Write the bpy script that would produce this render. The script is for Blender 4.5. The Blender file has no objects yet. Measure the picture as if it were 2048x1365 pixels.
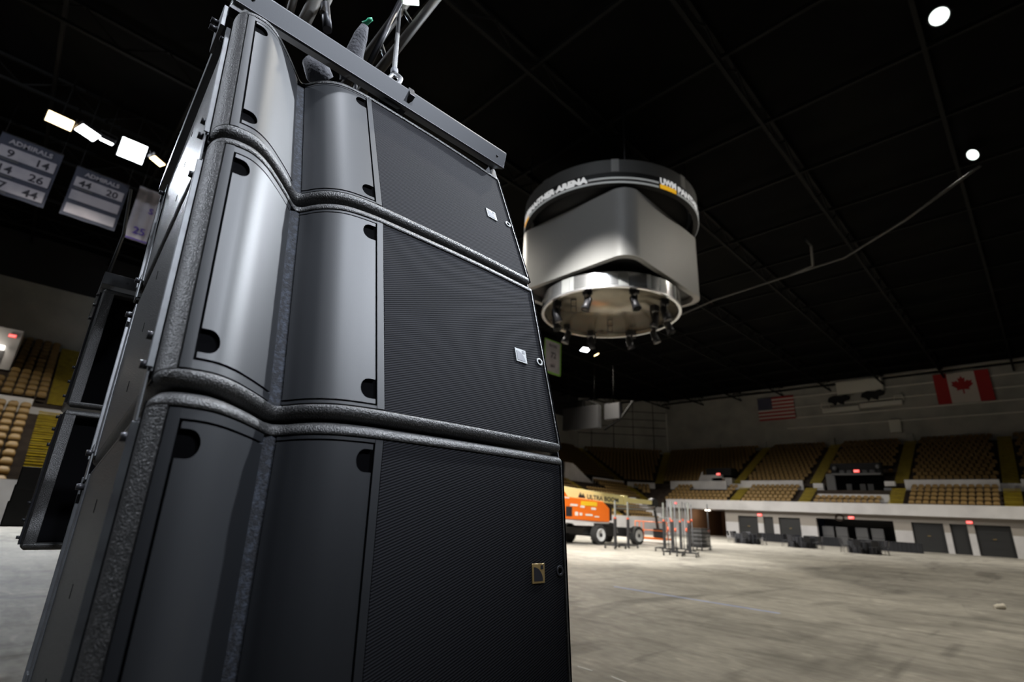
import bpy, bmesh, math, random
from mathutils import Vector, Matrix
random.seed(7)
C = bpy.context.scene.collection
S = bpy.context.scene

# ------------------------------------------------------------------ camera
F_PX = 1010.0
RC = Matrix(((0.7012278640905575, 0.1953730679135884, 0.6856448402467762),
             (0.7111726835325212, -0.2593099973241403, -0.653446049406458),
             (0.050128802301148176, 0.9458264585122299, -0.3207793845590231)))
CAM = Vector((0, 0, 1.5))
cd = bpy.data.cameras.new('camera'); cam = bpy.data.objects.new('camera', cd); C.objects.link(cam)
cd.sensor_width = 36; cd.lens = F_PX * 36 / 2048; cd.clip_start = .02; cd.clip_end = 400
cam.matrix_world = Matrix.Translation(CAM) @ RC.to_4x4()
cd.dof.use_dof = True; cd.dof.focus_distance = 1.15; cd.dof.aperture_fstop = 3.2; cd.dof.aperture_blades = 7
S.camera = cam
S.view_settings.view_transform = 'Standard'; S.view_settings.look = 'None'
S.view_settings.gamma = 1; S.view_settings.exposure = 0.0; S.view_settings.use_curve_mapping = False
S.cycles.max_bounces = 6; S.cycles.sample_clamp_indirect = 3; S.cycles.caustics_reflective = False
S.cycles.caustics_refractive = False
# ------------------------------------------------------------------ world
w = bpy.data.worlds.new('world'); S.world = w; w.use_nodes = True
w.node_tree.nodes['Background'].inputs[0].default_value = (.6, .7, 1, 1)
w.node_tree.nodes['Background'].inputs[1].default_value = 0.0015

def P_at(px, py, dist):
    v = Vector(((px - 1024) / F_PX, -(py - 682.5) / F_PX, -1)).normalized()
    return CAM + (RC @ v) * dist

# ------------------------------------------------------------------ materials
def mat(name, col, rough=.6, metal=0., emit=0., emcol=None, spec=.5, bump=None, mix=None, sheen=0):
    m = bpy.data.materials.new(name); m.use_nodes = True
    nt = m.node_tree; b = nt.nodes['Principled BSDF']
    b.inputs['Base Color'].default_value = (*col, 1); b.inputs['Roughness'].default_value = rough
    b.inputs['Metallic'].default_value = metal; b.inputs['Specular IOR Level'].default_value = spec
    if emit:
        b.inputs['Emission Color'].default_value = (*(emcol or col), 1); b.inputs['Emission Strength'].default_value = emit
    tc = nt.nodes.new('ShaderNodeTexCoord')
    if mix:     # (col2, scale, lo, hi)
        col2, sc, lo, hi = mix[:4]
        n = nt.nodes.new('ShaderNodeTexNoise'); n.inputs['Scale'].default_value = sc; n.inputs['Detail'].default_value = 6
        r = nt.nodes.new('ShaderNodeMapRange'); r.inputs['From Min'].default_value = lo; r.inputs['From Max'].default_value = hi
        x = nt.nodes.new('ShaderNodeMix'); x.data_type = 'RGBA'
        x.inputs['A'].default_value = (*col, 1); x.inputs['B'].default_value = (*col2, 1)
        nt.links.new(tc.outputs['Object'], n.inputs['Vector']); nt.links.new(n.outputs['Fac'], r.inputs['Value'])
        nt.links.new(r.outputs['Result'], x.inputs['Factor']); nt.links.new(x.outputs['Result'], b.inputs['Base Color'])
    if bump:    # (scale, strength, distance)
        n = nt.nodes.new('ShaderNodeTexNoise'); n.inputs['Scale'].default_value = bump[0]; n.inputs['Detail'].default_value = 2
        k = nt.nodes.new('ShaderNodeBump'); k.inputs['Strength'].default_value = bump[1]; k.inputs['Distance'].default_value = bump[2]
        nt.links.new(tc.outputs['Object'], n.inputs['Vector']); nt.links.new(n.outputs['Fac'], k.inputs['Height'])
        nt.links.new(k.outputs['Normal'], b.inputs['Normal'])
    return m

M = {}
M['shell'] = mat('textured_cabinet_paint', (.022, .022, .022), .40, spec=.55, bump=(430, .9, .0017), mix=((.075, .073, .072), 380, .50, .64))  # pale colour flecks imitate glints on the grainy paint
M['louver'] = mat('satin_louver_paint', (.010, .011, .013), .48, spec=.42, bump=(900, .12, .0004))
M['lframe'] = mat('satin_frame_paint', (.008, .009, .011), .52, spec=.4)
M['black'] = mat('black_void', (.0012, .0012, .0015), .9, spec=.03)
M['slot'] = mat('horn_slot_foam', (.006, .007, .010), .9, mix=((.022, .027, .038), 160, .45, .65), bump=(300, .8, .002))
M['silver'] = mat('silver_badge', (.30, .31, .31), .5, metal=.1)
M['silver2'] = mat('grey_badge', (.13, .135, .15), .5, metal=.1)
M['gold'] = mat('gold_badge', (.36, .25, .10), .4, metal=.4)
M['badgeblack'] = mat('black_badge', (.02, .02, .025), .4)
M['galv'] = mat('grey_rigging_steel', (.10, .105, .11), .42, metal=.35, mix=((.07, .07, .075), 30, .4, .7))
M['beam'] = mat('bumper_steel_grey', (.065, .068, .075), .45, metal=.25, bump=(700, .15, .0006))
M['steel'] = mat('bright_steel', (.35, .35, .36), .34, metal=.7)
M['darksteel'] = mat('dark_steel', (.035, .035, .04), .4, metal=.5)
M['rope'] = mat('wire_rope_steel', (.13, .13, .13), .5, metal=.2)
M['truss'] = mat('brown_truss_tube', (.055, .045, .034), .6, metal=.0)
M['sleeve'] = mat('grey_cloth_sleeve', (.06, .06, .068), .9, bump=(120, .8, .004))
M['green'] = mat('green_plastic', (.02, .35, .18), .5)
M['white'] = mat('white_paint', (.62, .61, .62), .6, mix=((.5, .49, .5), .6, .4, .7))
M['fascia'] = mat('white_fascia_paint', (.68, .67, .68), .6, mix=((.55, .54, .55), .5, .45, .7))
M['beige'] = mat('beige_wall_paint', (.33, .30, .27), .7)
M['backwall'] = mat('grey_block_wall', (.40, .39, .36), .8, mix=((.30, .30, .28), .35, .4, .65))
M['darkwall'] = mat('flat_black', (.012, .012, .014), .9)
M['ledge'] = mat('pale_ledge', (.75, .74, .68), .7)
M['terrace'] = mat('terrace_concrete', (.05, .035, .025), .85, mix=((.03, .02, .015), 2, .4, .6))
M['seat'] = mat('tan_seat_plastic', (.27, .17, .06), .5, spec=.4)
M['seatdark'] = mat('seat_bracket', (.03, .02, .012), .6)
M['ceil'] = mat('black_ceiling', (.0015, .0015, .0018), .95, spec=.1, mix=((.0035, .0035, .003), .25, .45, .65))
M['trussdark'] = mat('black_roof_steel', (.004, .004, .0038), .8, spec=.2)
M['pipe'] = mat('grey_pipe', (.06, .06, .058), .6)
M['orange'] = mat('orange_lift_paint', (.85, .17, .012), .4)
M['yellow'] = mat('cream_yellow_paint', (1.0, .90, .42), .45)
M['decal'] = mat('white_decal', (.8, .8, .75), .5)
M['decaly'] = mat('yellow_decal', (.9, .55, .02), .5)
M['rubber'] = mat('tyre_rubber', (.03, .03, .03), .8)
M['rim'] = mat('pale_wheel_rim', (.6, .61, .62), .45)
M['liftblack'] = mat('black_lift_frame', (.02, .02, .022), .5)
M['greytube'] = mat('grey_lift_tube', (.28, .29, .27), .4, metal=.4)
M['red'] = mat('exit_red', (.9, .05, .04), .5, emit=1.6, emcol=(1, .08, .06))
M['exitdark'] = mat('exit_sign_case', (.2, .02, .02), .5)
M['lamp'] = mat('lamp_lens', (1, 1, 1), .5, emit=14, emcol=(.93, .96, 1))
M['lampdim'] = mat('lamp_lens_dim', (1, 1, 1), .5, emit=2.2, emcol=(.9, 1, .93))
M['lampwarm'] = mat('lamp_lens_warm', (1, .8, .5), .5, emit=7, emcol=(1, .72, .38))
M['fluoro'] = mat('fluorescent_tube', (1, 1, 1), .5, emit=3.0, emcol=(1, .93, .8))
M['screen'] = mat('grey_scoreboard_panel', (.31, .31, .305), .50)
M['chrome'] = mat('polished_ring_metal', (.55, .56, .57), .22, metal=.85)
M['ringdark'] = mat('scoreboard_black', (.012, .012, .013), .6)
M['ringgrey'] = mat('scoreboard_dark_grey', (.10, .10, .10), .5)
M['mirror'] = mat('tan_reflective_plate', (.24, .215, .165), .25, metal=.5, mix=((.16, .145, .115), .8, .4, .7))
M['textwhite'] = mat('lit_white_lettering', (.8, .8, .8), .5, emit=.6)
M['stripe'] = mat('pale_ring_stripe', (.6, .62, .62), .5, emit=.22)
M['uwmy'] = mat('lit_yellow_block', (.95, .5, .02), .5, emit=.55)
M['bannerw'] = mat('pale_banner_cloth', (.40, .38, .42), .9, mix=((.33, .32, .36), 1.2, .4, .6))
M['bannerd'] = mat('dark_banner_cloth', (.05, .055, .08), .9)
M['bannernum'] = mat('banner_ink', (.03, .03, .04), .9)
M['bannerp'] = mat('purple_ink', (.10, .06, .32), .9)
M['bannerg'] = mat('green_banner_edge', (.18, .42, .04), .9)
M['flagr'] = mat('flag_red', (.42, .03, .03), .9)
M['flagw'] = mat('flag_white', (.66, .60, .56), .9)
M['flagb'] = mat('flag_navy', (.03, .035, .09), .9)
M['cloth'] = mat('black_table_cloth', (.012, .013, .017), .85)
M['chair'] = mat('black_chair_vinyl', (.013, .014, .019), .35)
M['dgrey'] = mat('dark_grey_door', (.020, .021, .022), .55)
M['mgrey'] = mat('mid_grey_panel', (.10, .10, .105), .6)
M['brown'] = mat('brown_vomitory_wall', (.16, .085, .04), .7)
M['tapeb'] = mat('blue_tape', (.36, .46, .85), .6)
M['tapew'] = mat('white_tape', (.8, .8, .8), .6)
M['paper'] = mat('crumpled_paper', (.75, .7, .6), .7)
M['cord'] = mat('black_cable', (.01, .01, .01), .6)

def grille_mat():
    m = bpy.data.materials.new('acoustic_mesh_cloth'); m.use_nodes = True; nt = m.node_tree; b = nt.nodes['Principled BSDF']
    tc = nt.nodes.new('ShaderNodeTexCoord'); mp = nt.nodes.new('ShaderNodeMapping')
    mp.inputs['Rotation'].default_value = (0, math.radians(20), 0)
    wv = nt.nodes.new('ShaderNodeTexWave'); wv.bands_direction = 'Z'; wv.inputs['Scale'].default_value = 76; wv.inputs['Distortion'].default_value = .25
    wv.inputs['Detail Scale'].default_value = 3
    cr = nt.nodes.new('ShaderNodeMix'); cr.data_type = 'RGBA'
    cr.inputs['A'].default_value = (.002, .002, .0026, 1); cr.inputs['B'].default_value = (.014, .0145, .018, 1)
    nt.links.new(tc.outputs['Object'], mp.inputs['Vector']); nt.links.new(mp.outputs['Vector'], wv.inputs['Vector'])
    nt.links.new(wv.outputs['Fac'], cr.inputs['Factor']); nt.links.new(cr.outputs['Result'], b.inputs['Base Color'])
    k = nt.nodes.new('ShaderNodeBump'); k.inputs['Strength'].default_value = .6; k.inputs['Distance'].default_value = .0012
    nt.links.new(wv.outputs['Fac'], k.inputs['Height']); nt.links.new(k.outputs['Normal'], b.inputs['Normal'])
    b.inputs['Roughness'].default_value = .8; b.inputs['Specular IOR Level'].default_value = .12
    return m
M['grille'] = grille_mat()

def floor_mat():
    m = bpy.data.materials.new('worn_concrete'); m.use_nodes = True; nt = m.node_tree; b = nt.nodes['Principled BSDF']
    L = nt.links.new
    tc = nt.nodes.new('ShaderNodeTexCoord')
    def noise(sc, det, scale=(1, 1, 1), dist=0., rot=0.):
        mp = nt.nodes.new('ShaderNodeMapping'); mp.inputs['Scale'].default_value = scale; mp.inputs['Rotation'].default_value = (0, 0, rot)
        n = nt.nodes.new('ShaderNodeTexNoise'); n.inputs['Scale'].default_value = sc; n.inputs['Detail'].default_value = det
        n.inputs['Distortion'].default_value = dist
        L(tc.outputs['Object'], mp.inputs['Vector']); L(mp.outputs['Vector'], n.inputs['Vector']); return n.outputs['Fac']
    def rng(s, a, bb, lo, hi):
        r = nt.nodes.new('ShaderNodeMapRange'); r.inputs[1].default_value = a; r.inputs[2].default_value = bb
        r.inputs[3].default_value = lo; r.inputs[4].default_value = hi; L(s, r.inputs[0]); return r.outputs[0]
    def mul(a, bb):
        k = nt.nodes.new('ShaderNodeMath'); k.operation = 'MULTIPLY'; L(a, k.inputs[0]); L(bb, k.inputs[1]); return k.outputs[0]
    base = rng(noise(.55, 8, dist=.6), .35, .68, .72, 1.12)
    fine = rng(noise(5, 10, (1, 2.2, 1)), .35, .7, .82, 1.12)
    scuff = rng(noise(.9, 9, (.5, 1.9, 1), 1.6, .5), .30, .50, .66, 1.0)
    streak = rng(noise(.5, 8, (1.6, .35, 1), 1.6, -.35), .32, .44, .60, 1.0)
    pale = rng(noise(2.3, 6, (1, 1.9, 1), .8), .58, .72, 1.0, 1.35)
    v = mul(mul(mul(mul(base, fine), scuff), streak), pale)
    x = nt.nodes.new('ShaderNodeMix'); x.data_type = 'RGBA'; x.blend_type = 'MULTIPLY'; x.inputs['Factor'].default_value = 1
    x.inputs['A'].default_value = (.36, .34, .30, 1); L(v, x.inputs['B']); L(x.outputs['Result'], b.inputs['Base Color'])
    L(rng(noise(3, 4), .3, .7, .42, .68), b.inputs['Roughness'])
    b.inputs['Specular IOR Level'].default_value = .4
    return m
M['floor'] = floor_mat()

def stair_mat():
    return mat('yellow_stair_paint', (.46, .35, .012), .6, mix=((.30, .21, .008), 3, .4, .7))
M['stair'] = stair_mat()

# ------------------------------------------------------------------ mesh helpers
class MB:
    def __init__(s): s.v = []; s.f = []; s.mi = []; s.sm = []
    def add(s, vs, fs, mi=0, smooth=False):
        o = len(s.v); s.v += [tuple(v) for v in vs]
        for f in fs: s.f.append([i + o for i in f]); s.mi.append(mi); s.sm.append(smooth)
        return s
    def box(s, x0, x1, y0, y1, z0, z1, mi=0, T=None):
        vs = [Vector(p) for p in ((x0,y0,z0),(x1,y0,z0),(x1,y1,z0),(x0,y1,z0),(x0,y0,z1),(x1,y0,z1),(x1,y1,z1),(x0,y1,z1))]
        if T: vs = [T @ v for v in vs]
        return s.add(vs, [(0,3,2,1),(4,5,6,7),(0,1,5,4),(1,2,6,5),(2,3,7,6),(3,0,4,7)], mi)
    def tube(s, pts, r, n=8, mi=0, closed=False):
        pts = [Vector(p) for p in pts]; N = len(pts); rr = r if isinstance(r, (list, tuple)) else [r] * N
        vs = []; up = None
        for i, p in enumerate(pts):
            a = pts[(i - 1) % N] if (i or closed) else p; b = pts[(i + 1) % N] if (i < N - 1 or closed) else p
            t = (b - a).normalized()
            if up is None: up = Vector((0, 0, 1)) if abs(t.z) < .9 else Vector((1, 0, 0))
            x = t.cross(up).normalized(); y = x.cross(t).normalized(); up = y
            for k in range(n):
                an = 2 * math.pi * k / n; vs.append(p + (x * math.cos(an) + y * math.sin(an)) * rr[i])
        fs = []
        for i in range(N if closed else N - 1):
            j = (i + 1) % N
            for k in range(n): fs.append((i*n+k, i*n+(k+1)%n, j*n+(k+1)%n, j*n+k))
        s.add(vs, fs, mi, True)
        if not closed:
            o = len(s.v) - N * n
            s.f.append([o + k for k in range(n)][::-1]); s.mi.append(mi); s.sm.append(False)
            s.f.append([o + (N-1)*n + k for k in range(n)]); s.mi.append(mi); s.sm.append(False)
        return s
    def cyl(s, a, b, r, n=16, mi=0, r2=None):
        return s.tube([a, b], [r, r if r2 is None else r2], n, mi)
    def prism(s, poly, z0, z1, mi=0, T=None, smooth=False):
        n = len(poly); vs = [Vector((x, y, z0)) for x, y in poly] + [Vector((x, y, z1)) for x, y in poly]
        if T: vs = [T @ v for v in vs]
        o = len(s.v); s.v += [tuple(v) for v in vs]
        s.f += [[o+i for i in range(n)][::-1], [o+n+i for i in range(n)]]; s.mi += [mi, mi]; s.sm += [False, False]
        for i in range(n): s.f.append([o+i, o+(i+1)%n, o+n+(i+1)%n, o+n+i]); s.mi.append(mi); s.sm.append(smooth)
        return s
    def lathe(s, prof, n=32, mi=0, T=None):     # profile (r,z) about Z
        vs = []
        for r, z in prof:
            for k in range(n):
                v = Vector((r*math.cos(2*math.pi*k/n), r*math.sin(2*math.pi*k/n), z)); vs.append(T @ v if T else v)
        fs = []
        for i in range(len(prof)-1):
            for k in range(n): fs.append((i*n+k, i*n+(k+1)%n, (i+1)*n+(k+1)%n, (i+1)*n+k))
        s.add(vs, fs, mi, True); o = len(s.v) - len(vs)
        for i, rev in ((0, True), (len(prof)-1, False)):
            if prof[i][0] > 1e-6:
                f = [o+i*n+k for k in range(n)]; s.f.append(f[::-1] if rev else f); s.mi.append(mi); s.sm.append(False)
        return s
    def mesh(s, name, mats):
        me = bpy.data.meshes.new(name); me.from_pydata(s.v, [], s.f)
        for m in (mats if isinstance(mats, (list, tuple)) else [mats]): me.materials.append(m)
        me.polygons.foreach_set('material_index', s.mi); me.polygons.foreach_set('use_smooth', s.sm)
        me.update()
        bm = bmesh.new(); bm.from_mesh(me); bmesh.ops.recalc_face_normals(bm, faces=bm.faces); bm.to_mesh(me); bm.free()
        return me
    def build(s, name, mats, parent=None, bevel=0, seg=2):
        o = bpy.data.objects.new(name, s.mesh(name, mats)); C.objects.link(o)
        if parent: o.parent = parent
        if bevel:
            b = o.modifiers.new('b', 'BEVEL'); b.width = bevel; b.segments = seg; b.limit_method = 'ANGLE'; b.angle_limit = math.radians(40)
        return o

def tag(o, label, cat, group=None, kind=None):
    o['label'] = label; o['category'] = cat
    if group: o['group'] = group
    if kind: o['kind'] = kind
    return o
def struct(o): o['kind'] = 'structure'; return o
def thing(name, label, cat, loc=(0,0,0), rz=0, group=None, mw=None):
    o = bpy.data.objects.new(name, None); C.objects.link(o); o.empty_display_size = .1
    if mw is not None: o.matrix_world = mw
    else: o.location = loc; o.rotation_euler = (0, 0, rz)
    return tag(o, label, cat, group)
def children(o, table={}):
    return [c for c in C.objects if c.parent == o]
def dup(root, loc=None, rz=None, label=None, group=None, mw=None):
    r = root.copy(); C.objects.link(r)
    for ch in children(root):
        c = ch.copy(); C.objects.link(c); c.parent = r
        for g in children(ch):
            d = g.copy(); C.objects.link(d); d.parent = c
    if mw is not None: r.matrix_world = mw
    if loc is not None: r.location = loc
    if rz is not None: r.rotation_euler = (0, 0, rz)
    if label: r['label'] = label
    if group: r['group'] = group
    return r

def text_mb(mb, s, size, fn, mi=0, depth=.0, bold=.0, align='LEFT', width=None):
    cu = bpy.data.curves.new('t', 'FONT'); cu.body = s; cu.size = size; cu.offset = bold; cu.extrude = depth; cu.align_x = align
    cu.resolution_u = 3
    o = bpy.data.objects.new('t', cu); C.objects.link(o)
    dg = bpy.context.evaluated_depsgraph_get(); me = bpy.data.meshes.new_from_object(o.evaluated_get(dg))
    bm = bmesh.new(); bm.from_mesh(me)
    if width: bmesh.ops.subdivide_edges(bm, edges=[e for e in bm.edges if e.calc_length() > size*.25], cuts=2)
    xs = [v.co.x for v in bm.verts]; x0, x1 = min(xs), max(xs); k = (width / (x1 - x0)) if width else 1
    bm.verts.index_update()
    mb.add([fn((v.co.x - (x0 if width else 0)) * k, v.co.y, v.co.z) for v in bm.verts], [[v.index for v in f.verts] for f in bm.faces], mi)
    bm.free(); bpy.data.objects.remove(o); bpy.data.curves.remove(cu); bpy.data.meshes.remove(me)
    return mb

# ------------------------------------------------------------------ lamps
LAMPS = []
def flood(x, y, z, aim, power, col, lens, label, size=(1.0, .55), group=None, cone=120, rnd=False):
    d = (Vector(aim) - Vector((x, y, z))).normalized()
    q = d.to_track_quat('-Z', 'Y')
    mw = Matrix.Translation((x, y, z)) @ q.to_matrix().to_4x4()
    t = thing('arena_floodlight', label, 'floodlight', group=group, mw=mw)
    sx, sy = size
    if rnd:
        MB().lathe([(.10, .42), (.16, .40), (sx*.55, .06), (sx*.6, -.02), (sx*.56, -.02), (sx*.5, .05)], 24).build('housing', M['darksteel'], t)
        MB().lathe([(0, .0), (sx*.5, .0), (sx*.5, .015), (0, .015)], 24).build('lens', lens, t)
    else:
        MB().box(-sx/2-.05, sx/2+.05, -sy/2-.05, sy/2+.05, .02, .22).build('housing', M['darksteel'], t, .02)
        MB().box(-sx/2, sx/2, -sy/2, sy/2, -.01, .02).build('lens', lens, t)
    MB().tube([(-sx/2-.09, 0, .1), (-sx/2-.09, 0, .45), (sx/2+.09, 0, .45), (sx/2+.09, 0, .1)], .025, 6).build('yoke', M['darksteel'], t)
    iv = mw.inverted(); MB().tube([iv @ Vector((x, y, z+.12)) , iv @ Vector((x, y, 20.595))], .03, 6).build('hanger', M['trussdark'], t)
    if power:
        l = bpy.data.lights.new('spot', 'SPOT'); l.energy = power; l.color = col; l.spot_size = math.radians(cone); l.spot_blend = 1.0
        l.shadow_soft_size = .28
        lo = bpy.data.objects.new('spot', l); C.objects.link(lo); lo.parent = t; lo.location = (0, 0, -.06)
    return t
COOL = (.86, .92, 1.0); WARM = (1.0, .93, .80)
g = 'floodlights in the left cluster'
flood(-29.43, -2.31, 18, (-1, 0, 2.05), 9000, (.84, .9, 1), M['lampwarm'], 'outermost yellowish floodlight at the left end of the left cluster', (.95, .5), g, cone=6)
flood(-29.46, -1.25, 18, (-22, 3, 0), 22000, COOL, M['lamp'], 'white floodlight second from the left in the left cluster', (.85, .5), g, cone=72)
flood(-29.57, -.50, 18, (-33, -1, 2), 7000, WARM, M['lamp'], 'slim white floodlight in the middle of the left cluster', (.5, .3), g)
flood(-29.39, .55, 18, (-1, .2, 2.35), 22000, (.84, .9, 1), M['lamp'], 'brightest large floodlight of the left cluster', (1.05, .95), g, cone=4.5)
flood(-29.39, 1.64, 18, (-24, 6, 0), 6000, COOL, M['lampwarm'], 'small floodlight beside the speaker edge in the left cluster', (.7, .3), g)
flood(.63, 20.72, 20, (-.6, .4, 2.5), 52000, COOL, M['lampdim'], 'upper of the two round ceiling lamps at the far right', (.6, .6), rnd=True, cone=5)
flood(.67, 31.2, 20, (-11, 21, 9), 3600, WARM, M['lampdim'], 'lower of the two round ceiling lamps at the far right', (.55, .55), rnd=True, cone=70)
flood(-31.1, 40.3, 18, (-24, 38, 0), 22000, WARM, M['lamp'], 'bright floodlight hanging below the scoreboard', (.9, .6), cone=115)
flood(-31.2, 42.4, 18, (-26, 50, 1), 12000, WARM, M['lampwarm'], 'small amber floodlight right of the bright one below the scoreboard', (.6, .4), cone=110)
flood(-24.0, 34.0, 18, (-22, 42, 0), 44000, (1, .97, .93), M['lamp'], 'added unseen floodlight behind the scoreboard', (.8, .6), cone=108)  # hidden lamp added to brighten the corner and balcony fascia
flood(9.0, 48.0, 19, (-4, 51, 0), 19000, WARM, M['lamp'], 'added unseen floodlight beyond the right-hand doors', (.8, .6), cone=86)  # added out of view to light the balcony front
flood(12.0, 30.0, 19, (-1, 27, 0), 15000, WARM, M['lamp'], 'added unseen floodlight beyond the right edge', (.8, .6), cone=84)  # extra lamp out of view, fills the dark patch of right floor
flood(-3.0, 9.0, 19, (-1, 11, 0), 8000, WARM, M['lamp'], 'added unseen floodlight high over the open floor', (.8, .6), cone=90)  # added above the view to brighten the near floor
flood(-24.0, 16.0, 19, (-19, 21, 0), 26000, WARM, M['lamp'], 'added unseen floodlight over the boom lift', (.8, .6), cone=112)  # added where the speakers hide it, brightens the floor around the lift
flood(-9.5, 7.0, 19, (-15, 22, 0), 50000, (1, .97, .92), M['lamp'], 'added unseen floodlight behind the speaker stack', (.8, .6), cone=42)  # unseen addition that lights the near side of the boom lift
flood(-6.0, 5.5, 19, (-13, 18, 13), 900, COOL, M['lamp'], 'added unseen floodlight aimed at the scoreboard', (.8, .6), cone=50)  # added out of view for the scoreboard's left face
flood(.8, -.6, 19, (-.5, .2, 2.2), 5000, (.86, .91, 1), M['lamp'], 'overhead floodlight straight above the speaker stack', (.8, .6), cone=8)
flood(14.0, 8.0, 19, (-.6, .5, 2.6), 38000, (.84, .9, 1), M['lamp'], 'ceiling floodlight right of the photographer', (.9, .6), cone=4.6)
flood(13.0, -1.0, 19, (-.6, .4, 2.6), 26000, (.84, .9, 1), M['lamp'], 'added unseen floodlight straight behind the photographer', (.9, .6), cone=4.6)  # extra lamp out of view, spreads more sheen over the louvers
flood(-12.0, -19.0, 17, (-.9, .1, 2.3), 16000, (.84, .9, 1), M['lamp'], 'added unseen floodlight left of the photographer', (.9, .6), cone=7)  # added off to the left, unseen, to light the cabinet sides
flood(-15.0, -16.0, 18, (-34, -1, 17), 5500, (.84, .9, 1), M['lamp'], 'added unseen floodlight aimed at the banners', (.9, .6), cone=36)  # unseen extra lamp that brightens the hanging banners

# ------------------------------------------------------------------ structure
YB, XA, NC = 55.3, -31.0, 62.8
z_low = lambda k: 1.08 + .42 * k
ROW = .85
def zrow(k): return z_low(k) if k < 11 else 6.3 + .44 * (k - 12)
def drow(k): return ROW * k if k < 11 else 10.8 + ROW * (k - 12)
# rows 0..10 lower, 12..24 upper (11 = cross aisle)
def corners(d):
    """A/C corner and C/B corner at offset d"""
    D = NC + d; a = -(XA) + d; sA = D - a / .70711; sB = (YB + d) / .70711 - D
    if sB <= sA:
        return (XA - d, YB + d), (XA - d, YB + d)
    return (XA - d, .70711 * (sA + D)), (.70711 * (sB - D), YB + d)
MB().box(-34, 26, -26, 61.2, -.3, 0).build('floor', M['floor']); struct(bpy.data.objects['floor'])
# ceiling and roof steel
struct(MB().box(-60, 34, -26, 84, 20.6, 20.9).build('ceiling', M['ceil']))
n = 0
for x in range(-54, 30, 6):
    n += 1; m = MB()
    m.box(x-.08, x+.08, -22, 80, 19.2, 19.34); m.box(x-.08, x+.08, -22, 80, 20.35, 20.5)
    y = -22
    while y < 78:
        m.tube([(x, y, 19.3), (x, y+1.5, 20.4), (x, y+3, 19.3)], .05, 4); y += 3
    struct(m.build('trim_%d' % n, M['trussdark']))
for y in range(-18, 80, 5):
    n += 1; struct(MB().box(-58, 30, y-.07, y+.07, 19.9, 20.1).build('trim_%d' % n, M['trussdark']))
n += 1; struct(MB().tube([(-22, 38, 17.7), (-15.3, 36.2, 18), (-6.2, 34.9, 18), (-2.6, 32.2, 18), (.8, 29.7, 18.4)], .07, 6).build('trim_%d' % n, M['pipe']))
n += 1; struct(MB().tube([(-7.8, 33, 19.2), (-7.5, 33, 18.5), (-8, 34.8, 18), (-9.5, 35.3, 18)], .09, 6).build('trim_%d' % n, M['pipe']))

# terraces
def path(d, XR=14, YL=-14):
    c1, c2 = corners(d); p = [(XA - d, YL), c1]
    if c2 != c1: p.append(c2)
    else: p.append((c2[0] + 1e-3, c2[1]))
    p.append((XR, YB + d)); return p
def ribbon(m, pa, za, pb, zb, seg):
    for i in seg:
        m.add([(*pa[i], za), (*pa[i+1], za), (*pb[i+1], zb), (*pb[i], zb)], [(0, 1, 2, 3)])
m = MB()
levels = [(drow(k), zrow(k)) for k in range(11)] + [(9.35, 5.5)] + [(drow(k), zrow(k)) for k in range(12, 25)] + [(22.1, 11.7)]
pz = 0.
for i, (d, z) in enumerate(levels):
    seg = [0] if i < 6 else [0, 1, 2]
    if i < 6:   # lower A rows end at a side wall near the vomitory
        pa = [(XA - d, -14), (XA - d, YB + .3)]
        if i: ribbon(m, pa, pz, pa, z, [0])
        if i < len(levels) - 1:
            d2 = levels[i+1][0]; pb = [(XA - d2, -14), (XA - d2, YB + .3)]; ribbon(m, pa, z, pb, z, [0])
    else:
        pa = path(d); ribbon(m, pa, (3.0 if i == 6 else pz), pa, z, seg)
        if i < len(levels) - 1: ribbon(m, pa, z, path(levels[i+1][0]), z, seg)
    pz = z
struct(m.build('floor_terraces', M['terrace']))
# end wall of the lower left bank, stepped
m = MB()
for k in range(6): m.box(XA - drow(k) - ROW, XA - drow(k) + (.12 if k == 0 else 0), YB + .3, YB + .5, 0, zrow(k) + .75)
struct(m.build('wall_stepped_end', M['white']))
# arena wall left (white dasher wall)
struct(MB().box(XA - .15, XA, -14, YB + .5, 0, 1.75).build('wall_left', M['white']))
# balcony fascia right + soffit + lower wall with openings
struct(MB().box(-33.6, 14, 59.95, 60.38, 3.0, 4.02).build('wall_balcony_fascia', M['fascia'], bevel=.03))
struct(MB().box(-33.6, 14, 60.38, 61.6, 2.98, 3.08).build('ceiling_under_balcony', M['beige']))
opens = [(-31.2, -26.5, 3.0), (-25.07, -22.94, 2.42), (-22.36, -21.33, 2.42), (-20.77, -18.66, 2.42), (-17.16, -10.68, 2.5), (-9.35, -7.07, 2.46),
         (-6.64, -5.47, 2.46), (-5.02, -2.73, 2.46), (-1.3, 1.2, 2.46), (2, 4.4, 2.46)]
mw_, mb_ = MB(), MB(); x = -34.2
for a, b, h in opens + [(14, 14, 2.5)]:
    mw_.box(x, a, 60.5, 60.9, 0, 1.72); mb_.box(x, a, 60.5, 60.9, 1.72, 3.0)
    if b > a and h < 3: mb_.box(a, b, 60.5, 60.9, h, 3.0)
    x = b
struct(mw_.build('wall_right_lower', M['white'])); struct(mb_.build('wall_right_upper', M['beige']))
dn = 0
for (a, b, h) in opens[1:]:
    if b - a > 5: continue
    dn += 1; m = MB(); m.box(a, b, 60.72, 60.80, 0, h)
    if b - a > 1.5:
        z = .6
        while z < h: m.box(a, b, 60.70, 60.72, z, z+.03); z += .6
    o = struct(m.build('door_%d' % dn, M['dgrey']))
    if b - a > 1.5: MB().box((a+b)/2-.12, (a+b)/2+.1, 60.66, 60.70, 1.32, 1.38).build('door_handle', M['gold'], o)
struct(MB().box(-17.16, -10.68, 63.2, 63.4, 0, 2.6).build('wall_storeroom', M['dgrey']))
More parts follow.
